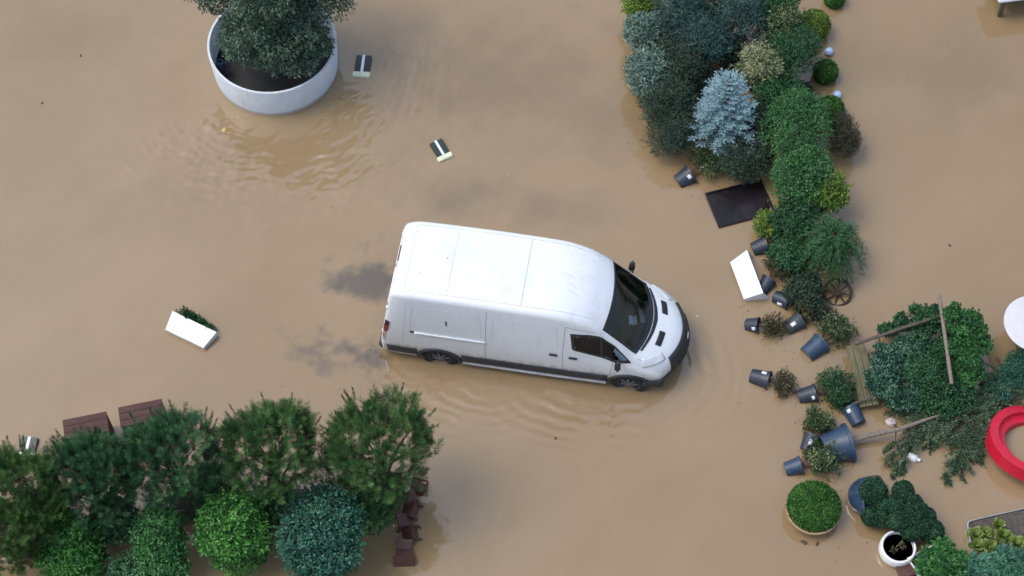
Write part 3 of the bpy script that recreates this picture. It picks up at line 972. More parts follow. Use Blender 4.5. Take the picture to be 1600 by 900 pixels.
#==PART2==
# ------------------------------------------------------------------ round planter with its tree
def conc_material():
    m, t, b = new_mat('white_concrete_with_flood_line')
    tc = t.new('ShaderNodeTexCoord').outputs['Object']
    sp = t.new('ShaderNodeSeparateXYZ'); t.link(tc, sp.inputs[0])
    mp = t.new('ShaderNodeMapping'); mp.inputs['Scale'].default_value = (7, 7, .7); t.link(tc, mp.inputs[0])
    n = t.noise(tc, 3, 5, .6); st = t.noise(mp.outputs[0], 1, 4, .6)
    c = t.ramp(n, [(.3, (.56, .60, .64)), (.7, (.66, .70, .74))])
    c = t.mix(t.m('MULTIPLY', t.smooth(st, .52, .78), .45), c, (.40, .39, .36))
    wet = t.smooth(t.m('ADD', sp.outputs['Z'], t.m('MULTIPLY', n, -.12)), .20, .12)
    c = t.mix(t.m('MULTIPLY', wet, .6), c, (.26, .21, .15))
    t.link(c, b.inputs['Base Color']); b.inputs['Roughness'].default_value = .6
    bn = t.new('ShaderNodeBump'); bn.inputs['Strength'].default_value = .15; bn.inputs['Distance'].default_value = .01
    t.link(t.noise(tc, 60, 3), bn.inputs['Height']); t.link(bn.outputs[0], b.inputs['Normal'])
    return m


M_conc = conc_material()
PC = Vector((-5.15, 5.62, 0))
pl = thing('round_planter', 'large round white planter wall with a tree in it', 'planter', (PC.x, PC.y, BED))
hz = .84 - BED
MB().lathe([(1.34, 0), (1.385, hz - .01), (1.38, hz), (1.335, hz), (1.33, hz - .012), (1.29, 0)], 96, closed=True).build('wall', M_conc, pl)
so = MB()
so.lathe([(.001, .36), (.5, .33), (1.0, .28), (1.31, .25)], 48)
so.build('soil', mat('shaded_wet_soil', (.010, .008, .007), .6, .4, 10, bump=.8, bump_scale=25), pl)  # near-black soil: the tree's shade is put into its colour


def tree(name, label, cat, base, blobs, kindfn, trunk_top, r0, group=None, limbs=9, bark=None):
    """trunk with limbs that run into the crown, and the crown built by kindfn(leaves, blobs)"""
    t = thing(name, label, cat, base, group=group)
    mb = MB()
    top = Vector(trunk_top)
    pts = [Vector((0, 0, 0)).lerp(top, s) + Vector((.06 * math.sin(s * 5), .05 * math.sin(s * 4 + 1), 0)) * top.length * .5 for s in (0, .25, .5, .75, 1)]
    mb.tube(pts, [r0, r0 * .85, r0 * .72, r0 * .6, r0 * .45], 10)
    for k in range(limbs):
        b = blobs[k % len(blobs)]
        d = rdir(1, -.2)[0]
        e = Vector((b[0] + d[0] * b[3] * .8, b[1] + d[1] * b[4] * .8, b[2] + d[2] * b[5] * .75))
        s0 = pts[2].lerp(pts[4], random.random())
        mid = s0.lerp(e, .5) + Vector((0, 0, .06))
        mb.tube([s0, mid, e], [r0 * .42, r0 * .26, r0 * .08], 6)
        for q in range(3):
            d2 = rdir(1, -.2)[0]
            e2 = e + Vector(d2) * b[3] * .35
            mb.tube([mid.lerp(e, random.uniform(.2, .8)), e2], [r0 * .14, r0 * .05], 5)
    tag(mb.build('trunk', bark or M_bark, t), kind='stuff' if False else None)
    lv = Leaves(); kindfn(lv, blobs)
    return t, lv


def olive_fn(lv, blobs):
    broad(lv, blobs, 64000, .085, .028, lumps=46, amp=.42, depth=.24, flat=.35, upn=.4, lw=.25, fold=.05)


t, lv = tree('planter_tree', 'grey-green leafy tree growing in the large round white planter', 'tree', (PC.x + .12, PC.y - .26, .05),
             [(.05, .15, 1.80, 1.18, 1.05, .75), (.32, -.22, 1.15, .80, .72, .50), (-.50, -.08, 1.35, .70, .70, .50), (1.05, .55, 2.05, .85, .75, .5), (-1.15, .65, 2.25, .80, .75, .5), (.15, .5, 2.3, .95, .9, .5), (.72, -.05, 1.15, .55, .55, .42), (.1, .6, 2.85, 1.55, 1.3, .85), (.2, .5, 3.4, 1.1, 1.0, .7)], olive_fn, (.05, .1, 2.0), .09, limbs=14)
lv.build('crown', LM['olive'], t)
# small dull blue jug standing in the planter
jg = thing('watering_jug', 'small blue-grey jug standing on the soil inside the round planter', 'jug', tuple(at(346, 105, .36)))
MB().lathe([(.001, 0), (.09, 0), (.10, .12), (.07, .2), (.05, .22), (.04, .2), (.06, .12), (.001, .02)], 18).build('jug_body', M_potblue, jg)
MB().tube([(.08, 0, .17), (.15, 0, .15), (.15, 0, .07), (.09, 0, .05)], .012, 6).build('handle', M_potblue, jg)

# ------------------------------------------------------------------ printed cartons drifting on the water
def carton(u, v, L, W, rz, label, tilt=4):
    p = at(u, v)
    t = thing('printed_carton', label, 'carton', (p.x, p.y, -.02), (R(tilt), R(-3), R(rz)), 'drifting printed cartons')
    MB().box((-W * .29, L * .12, .03), (W * .40, L * .76, .09), bev=.008).build('dark_panel', M_greenprint, t)
    MB().box((W * .29, L * .12, .03), (W * .40, L * .76, .09), bev=.008).build('dark_panel', M_greenprint, t)
    MB().box((0, L * .12, .033), (W * .18, L * .78, .10), bev=.006).build('white_stripe', M_tagw, t)
    MB().box((0, -L * .38, .04), (W * 1.12, L * .24, .10), bev=.015).build('pale_end', M_cream, t)
    MB().box((W * .3, -L * .52, .01), (W * .45, L * .06, .05), bev=.008).build('lime_edge', M_lime, t)


carton(567, 105, .56, .34, -5, 'dark green carton with white stripe and lime edge drifting beside the round planter')
carton(689, 236, .50, .30, 28, 'dark green carton with white stripe drifting between the planter and the van')
carton(44, 700, .42, .34, -6, 'dark carton with white stripe half hidden behind the leftmost pine')

# ------------------------------------------------------------------ troughs
def trough(t, L=1.0, W=.42, H=.38, m=None, th=.025, tap=.86):
    """open box, opening towards local +z; each wall a board of its own"""
    m = m or M_whiteplast
    w2, l2 = W / 2, L / 2
    MB().box((0, 0, th / 2), (L * tap, W * tap, th)).build('bottom', m, t)
    for sx, sy in ((0, -1), (0, 1), (-1, 0), (1, 0)):
        mb = MB()
        def P(l, w, z):
            k = tap + (1 - tap) * z / H
            return (l * k, w * k, z)
        if sx == 0:
            a = [P(-l2, sy * w2, 0), P(l2, sy * w2, 0), P(l2, sy * w2, H), P(-l2, sy * w2, H)]
            b = [P(-l2, sy * (w2 - th), 0), P(l2, sy * (w2 - th), 0), P(l2, sy * (w2 - th), H), P(-l2, sy * (w2 - th), H)]
        else:
            e = w2 - th - .001
            a = [P(sx * (l2 - .002), -e, 0), P(sx * (l2 - .002), e, 0), P(sx * (l2 - .002), e, H - .002), P(sx * (l2 - .002), -e, H - .002)]
            b = [P(sx * (l2 - th), -e, 0), P(sx * (l2 - th), e, 0), P(sx * (l2 - th), e, H - .002), P(sx * (l2 - th), -e, H - .002)]
        mb.add(a + b, [(0, 1, 2, 3), (7, 6, 5, 4), (0, 4, 5, 1), (1, 5, 6, 2), (2, 6, 7, 3), (3, 7, 4, 0)])
        mb.build('side', m, t, smooth=0)


p = at(287, 517)
t = thing('white_trough', 'white trough planter tipped on its side with a strip of plants, left of the van', 'planter', (p.x + .06, p.y - .22, -.02), (R(-82), 0, R(-27.5)))
trough(t, 1.04, .30, .40)
MB().box((0, 0, .30), (.94, .26, .05), bev=.01).build('soil', M_soil, t)
lv = Leaves(); broad(lv, [(-.27, -.05, .46, .24, .15, .12), (-.02, -.05, .45, .26, .14, .11), (.22, -.04, .44, .20, .12, .10)], 2000, .07, .022, lumps=8)
lv.build('plants', LM['deep'], t)

p = at(1174, 443)
t = thing('white_trough', 'empty white trough planter tipped on its side between pots near the van front', 'planter', (p.x - .22, p.y + .03, -.06), (0, 0, 0))
rot = Matrix.Rotation(R(-75.5), 3, 'Z') @ Matrix.Rotation(R(-62), 3, 'X')
t.rotation_euler = rot.to_euler()
trough(t, 1.04, .42, .42, tap=.86)

# ------------------------------------------------------------------ square box planters behind the pines
def box_planter(u, v, rz, label, wdt=.82, h=.62):
    p = at(u, v, h)
    t = thing('box_planter', label, 'planter', (p.x, p.y, 0 + BED), (0, 0, R(rz)), 'square brown wooden planters')
    H = h - BED
    for k in range(4):
        a = R(90 * k)
        for j in range(3):
            z = H * (j + .5) / 3
            MB().box((math.cos(a) * (wdt / 2 - .02), math.sin(a) * (wdt / 2 - .02), z), (wdt if k % 2 else wdt - .082, .04, H / 3 - .006), (0, 0, a + R(90)), bev=.004).build('plank', M_brownbox, t)
    MB().box((0, 0, H * .32), (wdt - .1, wdt - .1, .04)).build('soil', M_soil, t)
    for j in range(3):
        MB().box((0, wdt / 2 - .07 - j * .143, H + .014), (wdt + .02, .138, .022), bev=.003).build('cover_plank', M_brownbox, t)


box_planter(136, 680, 13, 'left of the two square brown wooden planters behind the pines')
box_planter(223, 660, 13, 'right of the two square brown wooden planters behind the pines')

# dark framed tray
p = at(1156, 319)
t = thing('dark_tray', 'flat dark brown rimmed board floating beside the planted bed', 'board', (p.x, p.y, .0), (R(2), R(1.5), R(17)))
MB().box((0, 0, .012), (1.18, .78, .025), bev=.003).build('panel', M_darkboard, t)
for sx, sy, L, r in ((0, -1, 1.26, 0), (0, 1, 1.26, 0), (-1, 0, .80, 90), (1, 0, .80, 90)):
    MB().box((sx * .61, sy * .41, .03), (L if r == 0 else .775, .04, .06), (0, 0, R(r)), bev=.006).build('rim', M_darkboard, t)

# ------------------------------------------------------------------ pines
def pine_fn(tufts, needle=.095, up=1.15, shoot=.20, k=64, tint=.42):
    def fn(lv, blobs):
        area = np.array([b[3] * b[4] for b in blobs]); area /= area.sum()
        for b, a in zip(blobs, area):
            n = int(tufts * a)
            d, rf, tone = lump_dirs(n, 24, .30, .30, -.55); n = len(d)
            r = rf * (1 - np.abs(RNG.normal(0, .15, n)).clip(0, .6)) * RNG.uniform(.88, 1.10, n)
            pos = np.array(b[:3]) + d * r[:, None] * np.array(b[3:6])
            ax = unit(d * .75 + np.array([0, 0, up]) + RNG.normal(0, .16, (n, 3)))
            bristle(lv, pos, ax, shoot * RNG.uniform(.7, 1.4, n), needle, .0072, k, .85, tint + tone + RNG.normal(0, .14, n), .12)
    return fn


def square_pot(t, w, h, m, z0=0., tap=.82, soil=True):
    mb = MB()
    a, b = w / 2 * tap, w / 2
    vs = []
    for r_, z in ((a, z0), (b, z0 + h), (b - .025, z0 + h), (b - .03, z0 + h * .82)):
        vs += [(sx * r_, sy * r_, z) for sx, sy in ((-1, -1), (1, -1), (1, 1), (-1, 1))]
    fs = [(3, 2, 1, 0)] + [(i * 4 + k, i * 4 + (k + 1) % 4, (i + 1) * 4 + (k + 1) % 4, (i + 1) * 4 + k) for i in range(3) for k in range(4)] + ([(12, 13, 14, 15)])
    mb.add(vs, fs)
    o = mb.build('pot', m, t, smooth=0)
    if soil: MB().box((0, 0, z0 + h * .84), (w * .88, w * .88, .03)).build('soil', M_soil, t)
    return o


def pine(u, v, rad, zc, style, label, extra=(), tufts=980, squash=.84, candles=True):
    c = at(u, v, zc)
    base = (c.x, c.y, BED)
    z = zc - BED
    blobs = [(0, 0, z, rad, rad, rad * squash), (.25 * rad, .2 * rad, z + rad * .35, rad * .7, rad * .7, rad * .6), (-.35 * rad, .1 * rad, z + rad * .2, rad * .65, rad * .65, rad * .6)] + list(extra)
    t, lv = tree('pine_tree', label, 'tree', base, blobs, pine_fn(tufts), (0, 0, z * .75), .06, 'potted pines at the lower left', limbs=12)
    if candles:
        n = 26
        d = rdir(n, .1); d = d[d[:, 1] > -.5]
        pos = np.array([0, 0, z]) + d * np.array([rad, rad, rad * squash]) * 1.05
        bristle(lv, pos, unit(d * .5 + np.array([0, 0, 1.0]) + RNG.normal(0, .15, d.shape)), .34, .06, .008, 110, .55, .28, .12)
    lv.build('crown', LM[style], t)
    square_pot(t, .58, .46, M_brownpot)
    return t


pine(15, 792, 1.02, 1.9, 'pineyel', 'yellowish-green pine at the far left edge of the picture', extra=[(-.2, -.3, 1.1, .8, .7, .6), (.3, -.2, 1.3, .7, .6, .5)], tufts=1600)
pine(138, 752, .84, 1.8, 'pine2', 'dark pine in front of the left square brown planter', extra=[(.1, -.1, 1.15, .7, .7, .5)])
pine(268, 722, .90, 1.9, 'pine2', 'dark pine in front of the right square brown planter', extra=[(.1, -.3, 1.1, .6, .6, .5)])
pine(423, 708, .88, 2.0, 'pine', 'pine with upright brown shoots, middle of the potted pines', extra=[])
pine(596, 700, .96, 2.0, 'pine', 'pine nearest the van, above the chain of brown pots', extra=[(-.35, -.55, 1.15, .70, .65, .6), (-.75, -.2, 1.5, .5, .5, .5)], tufts=1250)

# ------------------------------------------------------------------ clipped leafy bushes in front of the pines
def leafy(u, v, rx, zc, style, label, n=13000, L=.062, W=.040, rz=None, ry=None, extra=(), group='leafy round bushes at the lower left', lumps=34, amp=.34, name='round_bush', lean=0):
    c = at(u, v, zc)
    t = thing(name, label, 'bush', (c.x, c.y, BED), group=group)
    z = zc - BED
    rz = rz or rx * .95; ry = ry or rx
    blobs = [(0, 0, z, rx * .93, ry * .93, rz * .93)]
    for _ in range(5):
        d = rdir(1, -.1)[0]; k = random.uniform(.42, .6)
        blobs.append((d[0] * rx * .55, d[1] * ry * .55, z + d[2] * rz * .5, rx * k, ry * k, rz * k))
    blobs += [(a, b_, z + c_, r, r, r) for a, b_, c_, r in extra]
    lv = Leaves(); broad(lv, blobs, n, L, W, lumps=lumps, amp=amp)
    mb = MB(); stems(mb, (0, 0, 0), [(RNG.uniform(-.5, .5) * rx, RNG.uniform(-.5, .5) * ry, z + rz * .4) for _ in range(6)], max(.015, rx * .045))
    mb.build('stem', M_twig, t)
    lv.build('foliage', LM[style], t)
    return t


leafy(113, 862, .66, 1.0, 'laurel', 'bright green round bush below the leftmost pines', extra=[(0, .2, .5, .32), (0, -.1, -.4, .6)])
leafy(246, 835, .56, 1.1, 'laurel2', 'pale-tipped green round bush, second from the left along the bottom edge', extra=[(.05, -.35, -.35, .55)])
leafy(363, 826, .74, 1.1, 'laurel', 'largest bright green round bush below the middle pine', extra=[(.05, -.1, -.5, .62), (-.1, .1, .35, .45)])
leafy(505, 834, .92, 1.05, 'teal', 'blue-green round bush left of the chain of brown pots', n=22000, extra=[(.3, .2, .3, .55), (-.1, -.1, -.45, .75)])
leafy(432, 792, .5, .7, 'pine2', 'dark bush below the middle pine, between two bright round bushes', n=4500)
leafy(575, 800, .5, .7, 'pine2', 'dark bush at the foot of the pine nearest the van', n=4500)
leafy(180, 815, .5, .8, 'pine2', 'dark bush behind the two leftmost bright round bushes', n=4500)
leafy(70, 800, .5, .8, 'pine2', 'dark bush in the gap between the two leftmost pines', n=3500)
leafy(330, 765, .55, .8, 'pine2', 'dark bush in the gap below the second and third pine', n=3500)
leafy(205, 895, .45, .7, 'pine2', 'dark low bush at the bottom edge between two bright bushes', n=2500)

# chain of brown pots lying in the water
def lying_pot(u, v, w, h, heading, tilt, label, m=M_brownpot, z=.0, roll=0, group='chain of empty brown pots'):
    p = at(u, v)
    d = R(heading)
    t = thing('square_pot', label, 'pot', (0, 0, 0), group=group)
    rot = Matrix.Rotation(d, 3, 'Z') @ Matrix.Rotation(R(tilt), 3, 'Y') @ Matrix.Rotation(R(roll), 3, 'Z')
    t.rotation_euler = rot.to_euler()
    t.location = Vector((p.x, p.y, z)) - rot @ Vector((0, 0, h / 2))
    mb = square_pot(t, w, h, m, soil=False)
    rim = MB()
    for k in range(4):
        a = R(90 * k)
        rim.box((math.cos(a) * w * .5, math.sin(a) * w * .5, h - .02), (.02, w * 1.04, .045), (0, 0, a))
    rim.build('rim', m, t)
    return t


for u, v, w, h, hd, ti, ro, lab in ((653, 763, .30, .26, 60, 35, 20, 'reddest brown pot at the top of the chain, below the pine'),
                                    (642, 780, .27, .26, 20, 80, 0, 'brown pot second from the top of the chain'),
                                    (645, 799, .29, .28, -20, 60, 10, 'brown pot third from the top of the chain'),
                                    (630, 818, .31, .28, 190, 72, 10, 'brown pot fourth from the top, furthest left in the chain'),
                                    (644, 836, .28, .28, 10, 50, 5, 'brown pot fifth from the top, sticking out to the right of the chain'),
                                    (633, 853, .29, .24, 85, 70, 0, 'brown pot second from the bottom of the chain')):
    lying_pot(u, v, w, h, hd, ti, lab, roll=ro)
t = lying_pot(632, 872, .34, .28, -88, 70, 'broad-rimmed brown pot at the bottom end of the chain')
MB().box((0, 0, .285), (.44, .40, .03), bev=.008).build('saucer', M_brownpot, t)

# ------------------------------------------------------------------ the planted bed on the right
BG = 'shrubs of the flooded planting bed'


def bed(u, v, rpx, zc, style, label, n=4200, L=.055, W=.03, sq=1.0, sy=1.0, **kw):
    r = 1.14 * rpx * px(at(u, v, zc))
    return leafy(u, v, r, zc, style, label, n=int(n * 1.9), L=L, W=W, rz=min(r * sq, (zc - BED) * .98), ry=r * sy, group=BG, name=kw.pop('name', 'garden_shrub'), **kw)


bed(1002, 8, 28, .6, 'yellowgreen', 'yellow-green shrub at the top left corner of the planted bed', L=.08, W=.03)
bed(1012, 55, 34, .65, 'silver', 'upper of the two pale variegated shrubs on the left edge of the bed', n=3400, L=.11, W=.035, amp=.35)
bed(1020, 115, 40, .6, 'silver', 'lower of the two pale variegated shrubs on the left edge of the bed', n=3600, L=.12, W=.035, amp=.38)
bed(1066, 22, 46, .9, 'bluedark', 'dark blue-green conifer at the top of the bed beside the yellow-green shrub', n=6000, L=.08, W=.018)
bed(1100, 60, 42, 1.0, 'bluedark', 'dark blue-green conifer straight above the blue spruce', n=6000, L=.08, W=.018)
bed(1068, 92, 40, .8, 'black', 'blackish-green shrub between the pale variegated shrubs and the blue spruce', n=5000, L=.06, W=.016)
bed(1160, 28, 44, 1.1, 'bluedark', 'teal-dark conifer at the top edge, right of the bare twig', n=6000, L=.07, W=.02)
bed(1045, 162, 46, .55, 'black', 'blackish low shrub left of the blue spruce', n=6000, L=.07, W=.014)
bed(1048, 212, 40, .45, 'black', 'blackish rounded shrub at the lower left end of the bed, above the tipped pot', n=5500, L=.06, W=.014)
bed(1212, 12, 44, 1.1, 'mid', 'green shrub at the top edge of the bed, left of the yellow-green ball', n=4500)
bed(1222, 40, 28, 1.2, 'spots', 'shrub with cream flecks at the top of the bed', n=2000)
bed(1238, 82, 44, .9, 'deep', 'deep green shrub left of the lower clipped ball', n=6500, L=.045, W=.024)
bed(1187, 102, 36, .85, 'cream', 'cream variegated shrub right of the blue spruce', n=3200, L=.085, W=.032, amp=.34)
bed(1215, 142, 36, .65, 'deep', 'deep green shrub below the cream variegated shrub', n=4500)
bed(1243, 203, 56, .9, 'mid', 'broad mid-green shrub left of the withered brown shrub', n=8500, L=.05, W=.026, lumps=44)
bed(1165, 250, 40, .45, 'black', 'dark shrub right of the grey pot of the blue spruce', n=4500, L=.05, W=.02)
bed(1318, 212, 24, .45, 'brown', 'withered brown shrub on the right edge of the bed', n=5000, L=.035, W=.014, sq=1.2, sy=1.5, lumps=60, amp=.08)
bed(1252, 285, 50, .8, 'mid', 'mid-green shrub right of the floating dark board', n=6500)
bed(1292, 297, 32, .75, 'yellowgreen', 'yellow-tipped shrub above the weeping conifer', n=2600, L=.075, W=.034, amp=.35)
bed(1240, 345, 36, .5, 'deep', 'deep green shrub between the dark board and the weeping conifer', n=4200)
bed(1197, 350, 20, .28, 'yellowgreen', 'small yellowish shrub at the lower right corner of the dark board', n=1400, L=.05, W=.026)
bed(1235, 400, 30, .35, 'deep', 'dark green shrub left of the weeping conifer', n=3000)
bed(1105, 30, 30, .9, 'black', 'blackish shrub behind the conifers at the top of the bed', n=3000)
bed(1140, 80, 30, .6, 'black', 'dark shrub showing behind the tip of the blue spruce', n=3000)
bed(1185, 190, 32, .4, 'black', 'dark shrub between the blue spruce and the broad mid-green shrub', n=3500)
bed(1092, 128, 30, .35, 'black', 'dark low shrub tucked in left of the blue spruce tip', n=3000)
bed(1258, 140, 12, .15, 'brown', 'small reddish-brown tuft beside the lower clipped ball', n=600, L=.05)
bed(1255, 455, 30, .25, 'black', 'dark shrub right of the white trough below the weeping conifer', n=3000)


def clipped_ball(u, v, rpx, style, label, n=7000, sq=1.0):
    r = rpx * px(at(u, v, .3)); zc = r * .75
    c = at(u, v, zc)
    t = thing('clipped_ball', label, 'topiary', (c.x, c.y, BED), group='clipped balls along the bed')
    lv = Leaves(); broad(lv, [(0, 0, zc - BED, r, r, r * sq)], n, .040, .026, lumps=90, amp=.06, depth=.06, zmin=-.8, lw=.3, flat=1.0, upn=.2, sprig=0)
    MB().tube([(0, 0, 0), (.01, 0, zc - BED)], [.04, .02], 8).build('stem', M_twig, t)
    lv.build('foliage', LM[style], t)
    return t


clipped_ball(1272, 40, 25, 'yellowgreen', 'yellow-green clipped ball near the top of the bed')
clipped_ball(1290, 112, 19, 'ball', 'dark green clipped ball between the two blue glass balls')
clipped_ball(1304, -4, 16, 'ball', 'clipped ball cut off by the top edge of the picture')
clipped_ball(1297, 172, 22, 'ball', 'olive clipped ball below the lower blue glass ball')

for u, v, lab in ((1295, 80, 'pale blue glass ball above the dark green clipped ball'), (1308, 148, 'pale blue glass ball below the dark green clipped ball')):
    p = at(u, v, .10)
    t = thing('glass_ball', lab, 'garden ornament', (p.x, p.y, BED), group='pale blue glass balls')
    MB().lathe([(.095 * math.sin(q), .095 * (1 - math.cos(q)) + .14) for q in np.linspace(.02, math.pi - .02, 16)], 28).build('globe', M_ball, t, 60)
    MB().lathe([(.03, 0), (.03, .10), (.045, .142), (.02, .15)], 14).build('stake', M_galv, t)

# bare twig standing in the bed
t = thing('bare_stem', 'bare pale stem standing among the conifers at the top of the bed', 'plant', tuple(at(1140, 62, 0) + Vector((0, 0, BED))))
mb = MB().tube([(0, 0, 0), (.05, .03, .8), (.02, .05, 1.5), (.1, .06, 2.1)], [.03, .025, .02, .008], 7)
mb.build('trunk', M_barkgrey, t)
MB().tube([(.03, .04, 1.2), (-.15, .05, 1.5), (-.2, .1, 1.75)], [.014, .01, .005], 5).build('branch', M_barkgrey, t)

# ------------------------------------------------------------------ blue spruce
p = at(1124, 234)
t = thing('blue_spruce', 'pale silvery blue spruce leaning in a grey pot in the planted bed', 'tree', (p.x, p.y, -.06), (R(-16), R(2), 0))
MB().lathe([(.001, 0), (.15, 0), (.19, .36), (.205, .36), (.205, .40), (.18, .40), (.17, .36), (.001, .34)], 24).build('pot', mat('grey_pot_plastic', (.09, .10, .115), .5, .25, 7), t)
MB().tube([(0, 0, .3), (.02, 0, 1.2), (0, 0, 2.05)], [.035, .025, .008], 8).build('trunk', M_bark, t)
lv = Leaves()
br = MB()
H0, H1, RM = .42, 1.92, .68
pos, axs, shl = [], [], []
for lvl in range(15):
    hfr = lvl / 14
    z = H0 + (H1 - H0) * hfr
    rad = RM * (1 - hfr) ** .62 * random.uniform(.85, 1.12) + .06
    nb = int(13 - 8 * hfr)
    for k in range(nb):
        a = 2 * math.pi * (k + .37 * lvl) / nb + random.uniform(-.18, .18)
        d = Vector((math.cos(a), math.sin(a), .18 + .5 * hfr)).normalized(); L = rad * random.uniform(.8, 1.15)
        side = d.cross(Vector((0, 0, 1))).normalized()
        s0 = Vector((0, 0, z))
        br.tube([s0, s0 + d * L], [.010, .004], 5)
        ns = max(2, int(L / .085))
        for q in range(1, ns + 1):
            c = s0 + d * L * q / ns
            pos.append(c); axs.append(d); shl.append(.10)
            for sg in (-1, 1):
                if random.random() < .85:
                    pos.append(c - d * .03); axs.append((d * .8 + side * sg * .75 + Vector((0, 0, random.uniform(.0, .35)))).normalized()); shl.append(random.uniform(.09, .15))
for k in range(5):
    pos.append(Vector((0, 0, H1))); axs.append(Vector((random.uniform(-.5, .5), random.uniform(-.5, .5), 1)).normalized()); shl.append(.2)
bristle(lv, np.array([list(q) for q in pos]), np.array([list(q) for q in axs]), np.array(shl) * 1.15, .042, .013, 30, .75, .55, .2)
tag(br.build('branch', M_twig, t), kind='stuff')
lv.build('crown', LM['spruce'], t)

# ------------------------------------------------------------------ weeping conifer
c = at(1290, 412, 0)
t = thing('weeping_conifer', 'weeping green conifer spreading over the iron wheel in the bed', 'tree', (c.x, c.y, BED))
mb = MB().tube([(0, 0, 0), (.03, .02, .6), (.0, .0, 1.15)], [.06, .05, .03], 9)
lv = Leaves()
for k in range(330):
    a = random.uniform(0, 2 * math.pi); rr = random.uniform(.25, .82); h0 = random.uniform(.75, 1.25)
    P_ = []
    for s in np.linspace(0, 1, 16):
        P_.append((math.cos(a) * rr * s ** .8, math.sin(a) * rr * s ** .8, h0 + .22 * math.sin(s * 2.2) - (.15 + .75 * rr) * s ** 2.2))
    P_ = np.array(P_) + RNG.normal(0, .012, (16, 3))
    if k % 6 == 0: mb.tube([tuple(q) for q in P_[::3]], [.008, .007, .006, .005, .004, .003], 5)
    Q_ = np.repeat(P_[2:], 5, 0) + RNG.normal(0, .014, (14 * 5, 3))
    tn = np.repeat(np.gradient(P_, axis=0)[2:], 5, 0)
    d = unit(unit(tn) + RNG.normal(0, .45, tn.shape))
    lv.add(Q_, d, unit(RNG.normal(0, .5, tn.shape) + np.array([0, 0, 1])), .062, .013, RNG.normal(.42, .18, len(Q_)) + random.gauss(0, .12))
tag(mb.build('trunk', M_bark, t), kind='stuff')
lv.build('crown', LM['weep'], t)

# iron wheel
p = at(1308, 459, .05)
t = thing('iron_wheel', 'rusty dark iron wheel half under the weeping conifer', 'garden ornament', (p.x, p.y, .10), (R(24), R(-14), R(20)))
prof = [(.27 + .030 * math.cos(q), .028 * math.sin(q)) for q in np.linspace(0, 2 * math.pi, 8, endpoint=False)]
MB().lathe(prof, 36, closed=True).build('rim', M_rust, t)
MB().lathe([(.001, -.05), (.06, -.05), (.065, .05), (.001, .05)], 16).build('hub', M_rust, t)
for k in range(8):
    a = R(45 * k + 10)
    MB().tube([(.05 * math.cos(a), .05 * math.sin(a), 0), (.26 * math.cos(a), .26 * math.sin(a), 0)], .018, 6).build('spoke', M_rust, t)

# ------------------------------------------------------------------ nursery pots tipped over with their shrubs
PG = 'tipped nursery pots along the bed'


M_pot2 = mat('faded_black_pot_plastic', (.040, .047, .058), .6, .35, 6, dirt=(.14, .115, .085), dirt_amt=.6)
M_pot3 = mat('muddy_pot_plastic', (.026, .036, .055), .5, .3, 9, dirt=(.17, .13, .09), dirt_amt=.75)


def tipped(u, v, pu, pv, wpx, frad, style, label, tagpos=None, tilt=78, n=1500, L=.05, W=.024, sink=.25, m=None, sq=.9, z=.05, hfac=.95):
    p = at(u, v, z); q = at(pu, pv, z)
    d = Vector((q.x - p.x, q.y - p.y, 0)); hd = math.atan2(d.y, d.x)
    w = wpx * px(p) * random.uniform(.9, 1.12); h = w * hfac * random.uniform(.9, 1.15)
    m = m or random.choice((M_pot, M_pot2, M_pot3)); tilt += random.uniform(-12, 8)
    rot = Matrix.Rotation(hd, 3, 'Z') @ Matrix.Rotation(R(tilt), 3, 'Y')
    t = thing('potted_shrub', label, 'potted plant', (0, 0, 0), rot.to_euler(), PG)
    t.location = Vector((p.x, p.y, z)) - rot @ Vector((0, 0, h * .5))
    r = w / 2
    MB().lathe([(.001, .012), (r * .70, .012), (r * .74, 0), (r * .80, .01), (r * .95, h * .86), (r * 1.04, h * .87), (r * 1.05, h), (r * .97, h), (r * .92, h * .9), (r * .001, h * .88)], 24).build('pot', m or M_pot, t)
    # label stuck on the pot where it faces up
    if tagpos is not None:
        a, hh = tagpos
        # direction in the pot's frame that points up from the water
        up = rot.transposed() @ Vector((0, -.35, 1)); a0 = math.atan2(up.y, up.x) + R(a)
        rr = r * (.80 + .15 * hh) + .006
        vs = []
        for aa in np.linspace(-.24, .24, 5):
            for zz in (hh * h - .055, hh * h + .055):
                vs.append((rr * math.cos(a0 + aa), rr * math.sin(a0 + aa), zz))
        o = MB().add(vs, [(2 * i, 2 * i + 2, 2 * i + 3, 2 * i + 1) for i in range(4)]).build('plant_label', M_tagw, t)
        s_ = o.modifiers.new('thickness', 'SOLIDIFY'); s_.thickness = .006
    fr = frad * px(p)
    dist = max(h * .5 + fr * .55, d.length)
    cz = h * .5 + dist
    mb = MB(); stems(mb, (0, 0, h * .85), [(RNG.uniform(-.5, .5) * fr, RNG.uniform(-.5, .5) * fr, cz + RNG.uniform(-.2, .5) * fr) for _ in range(7)], .012)
    mb.build('stem', M_twig, t)
    lv = Leaves(); broad(lv, [(0, 0, cz, fr, fr, max(fr * sq, cz - h))], n, L, W, lumps=18, amp=.4, zmin=-.9, lw=.3, upn=.0, flat=.6)
    lv.build('foliage', LM[style], t)
    return t


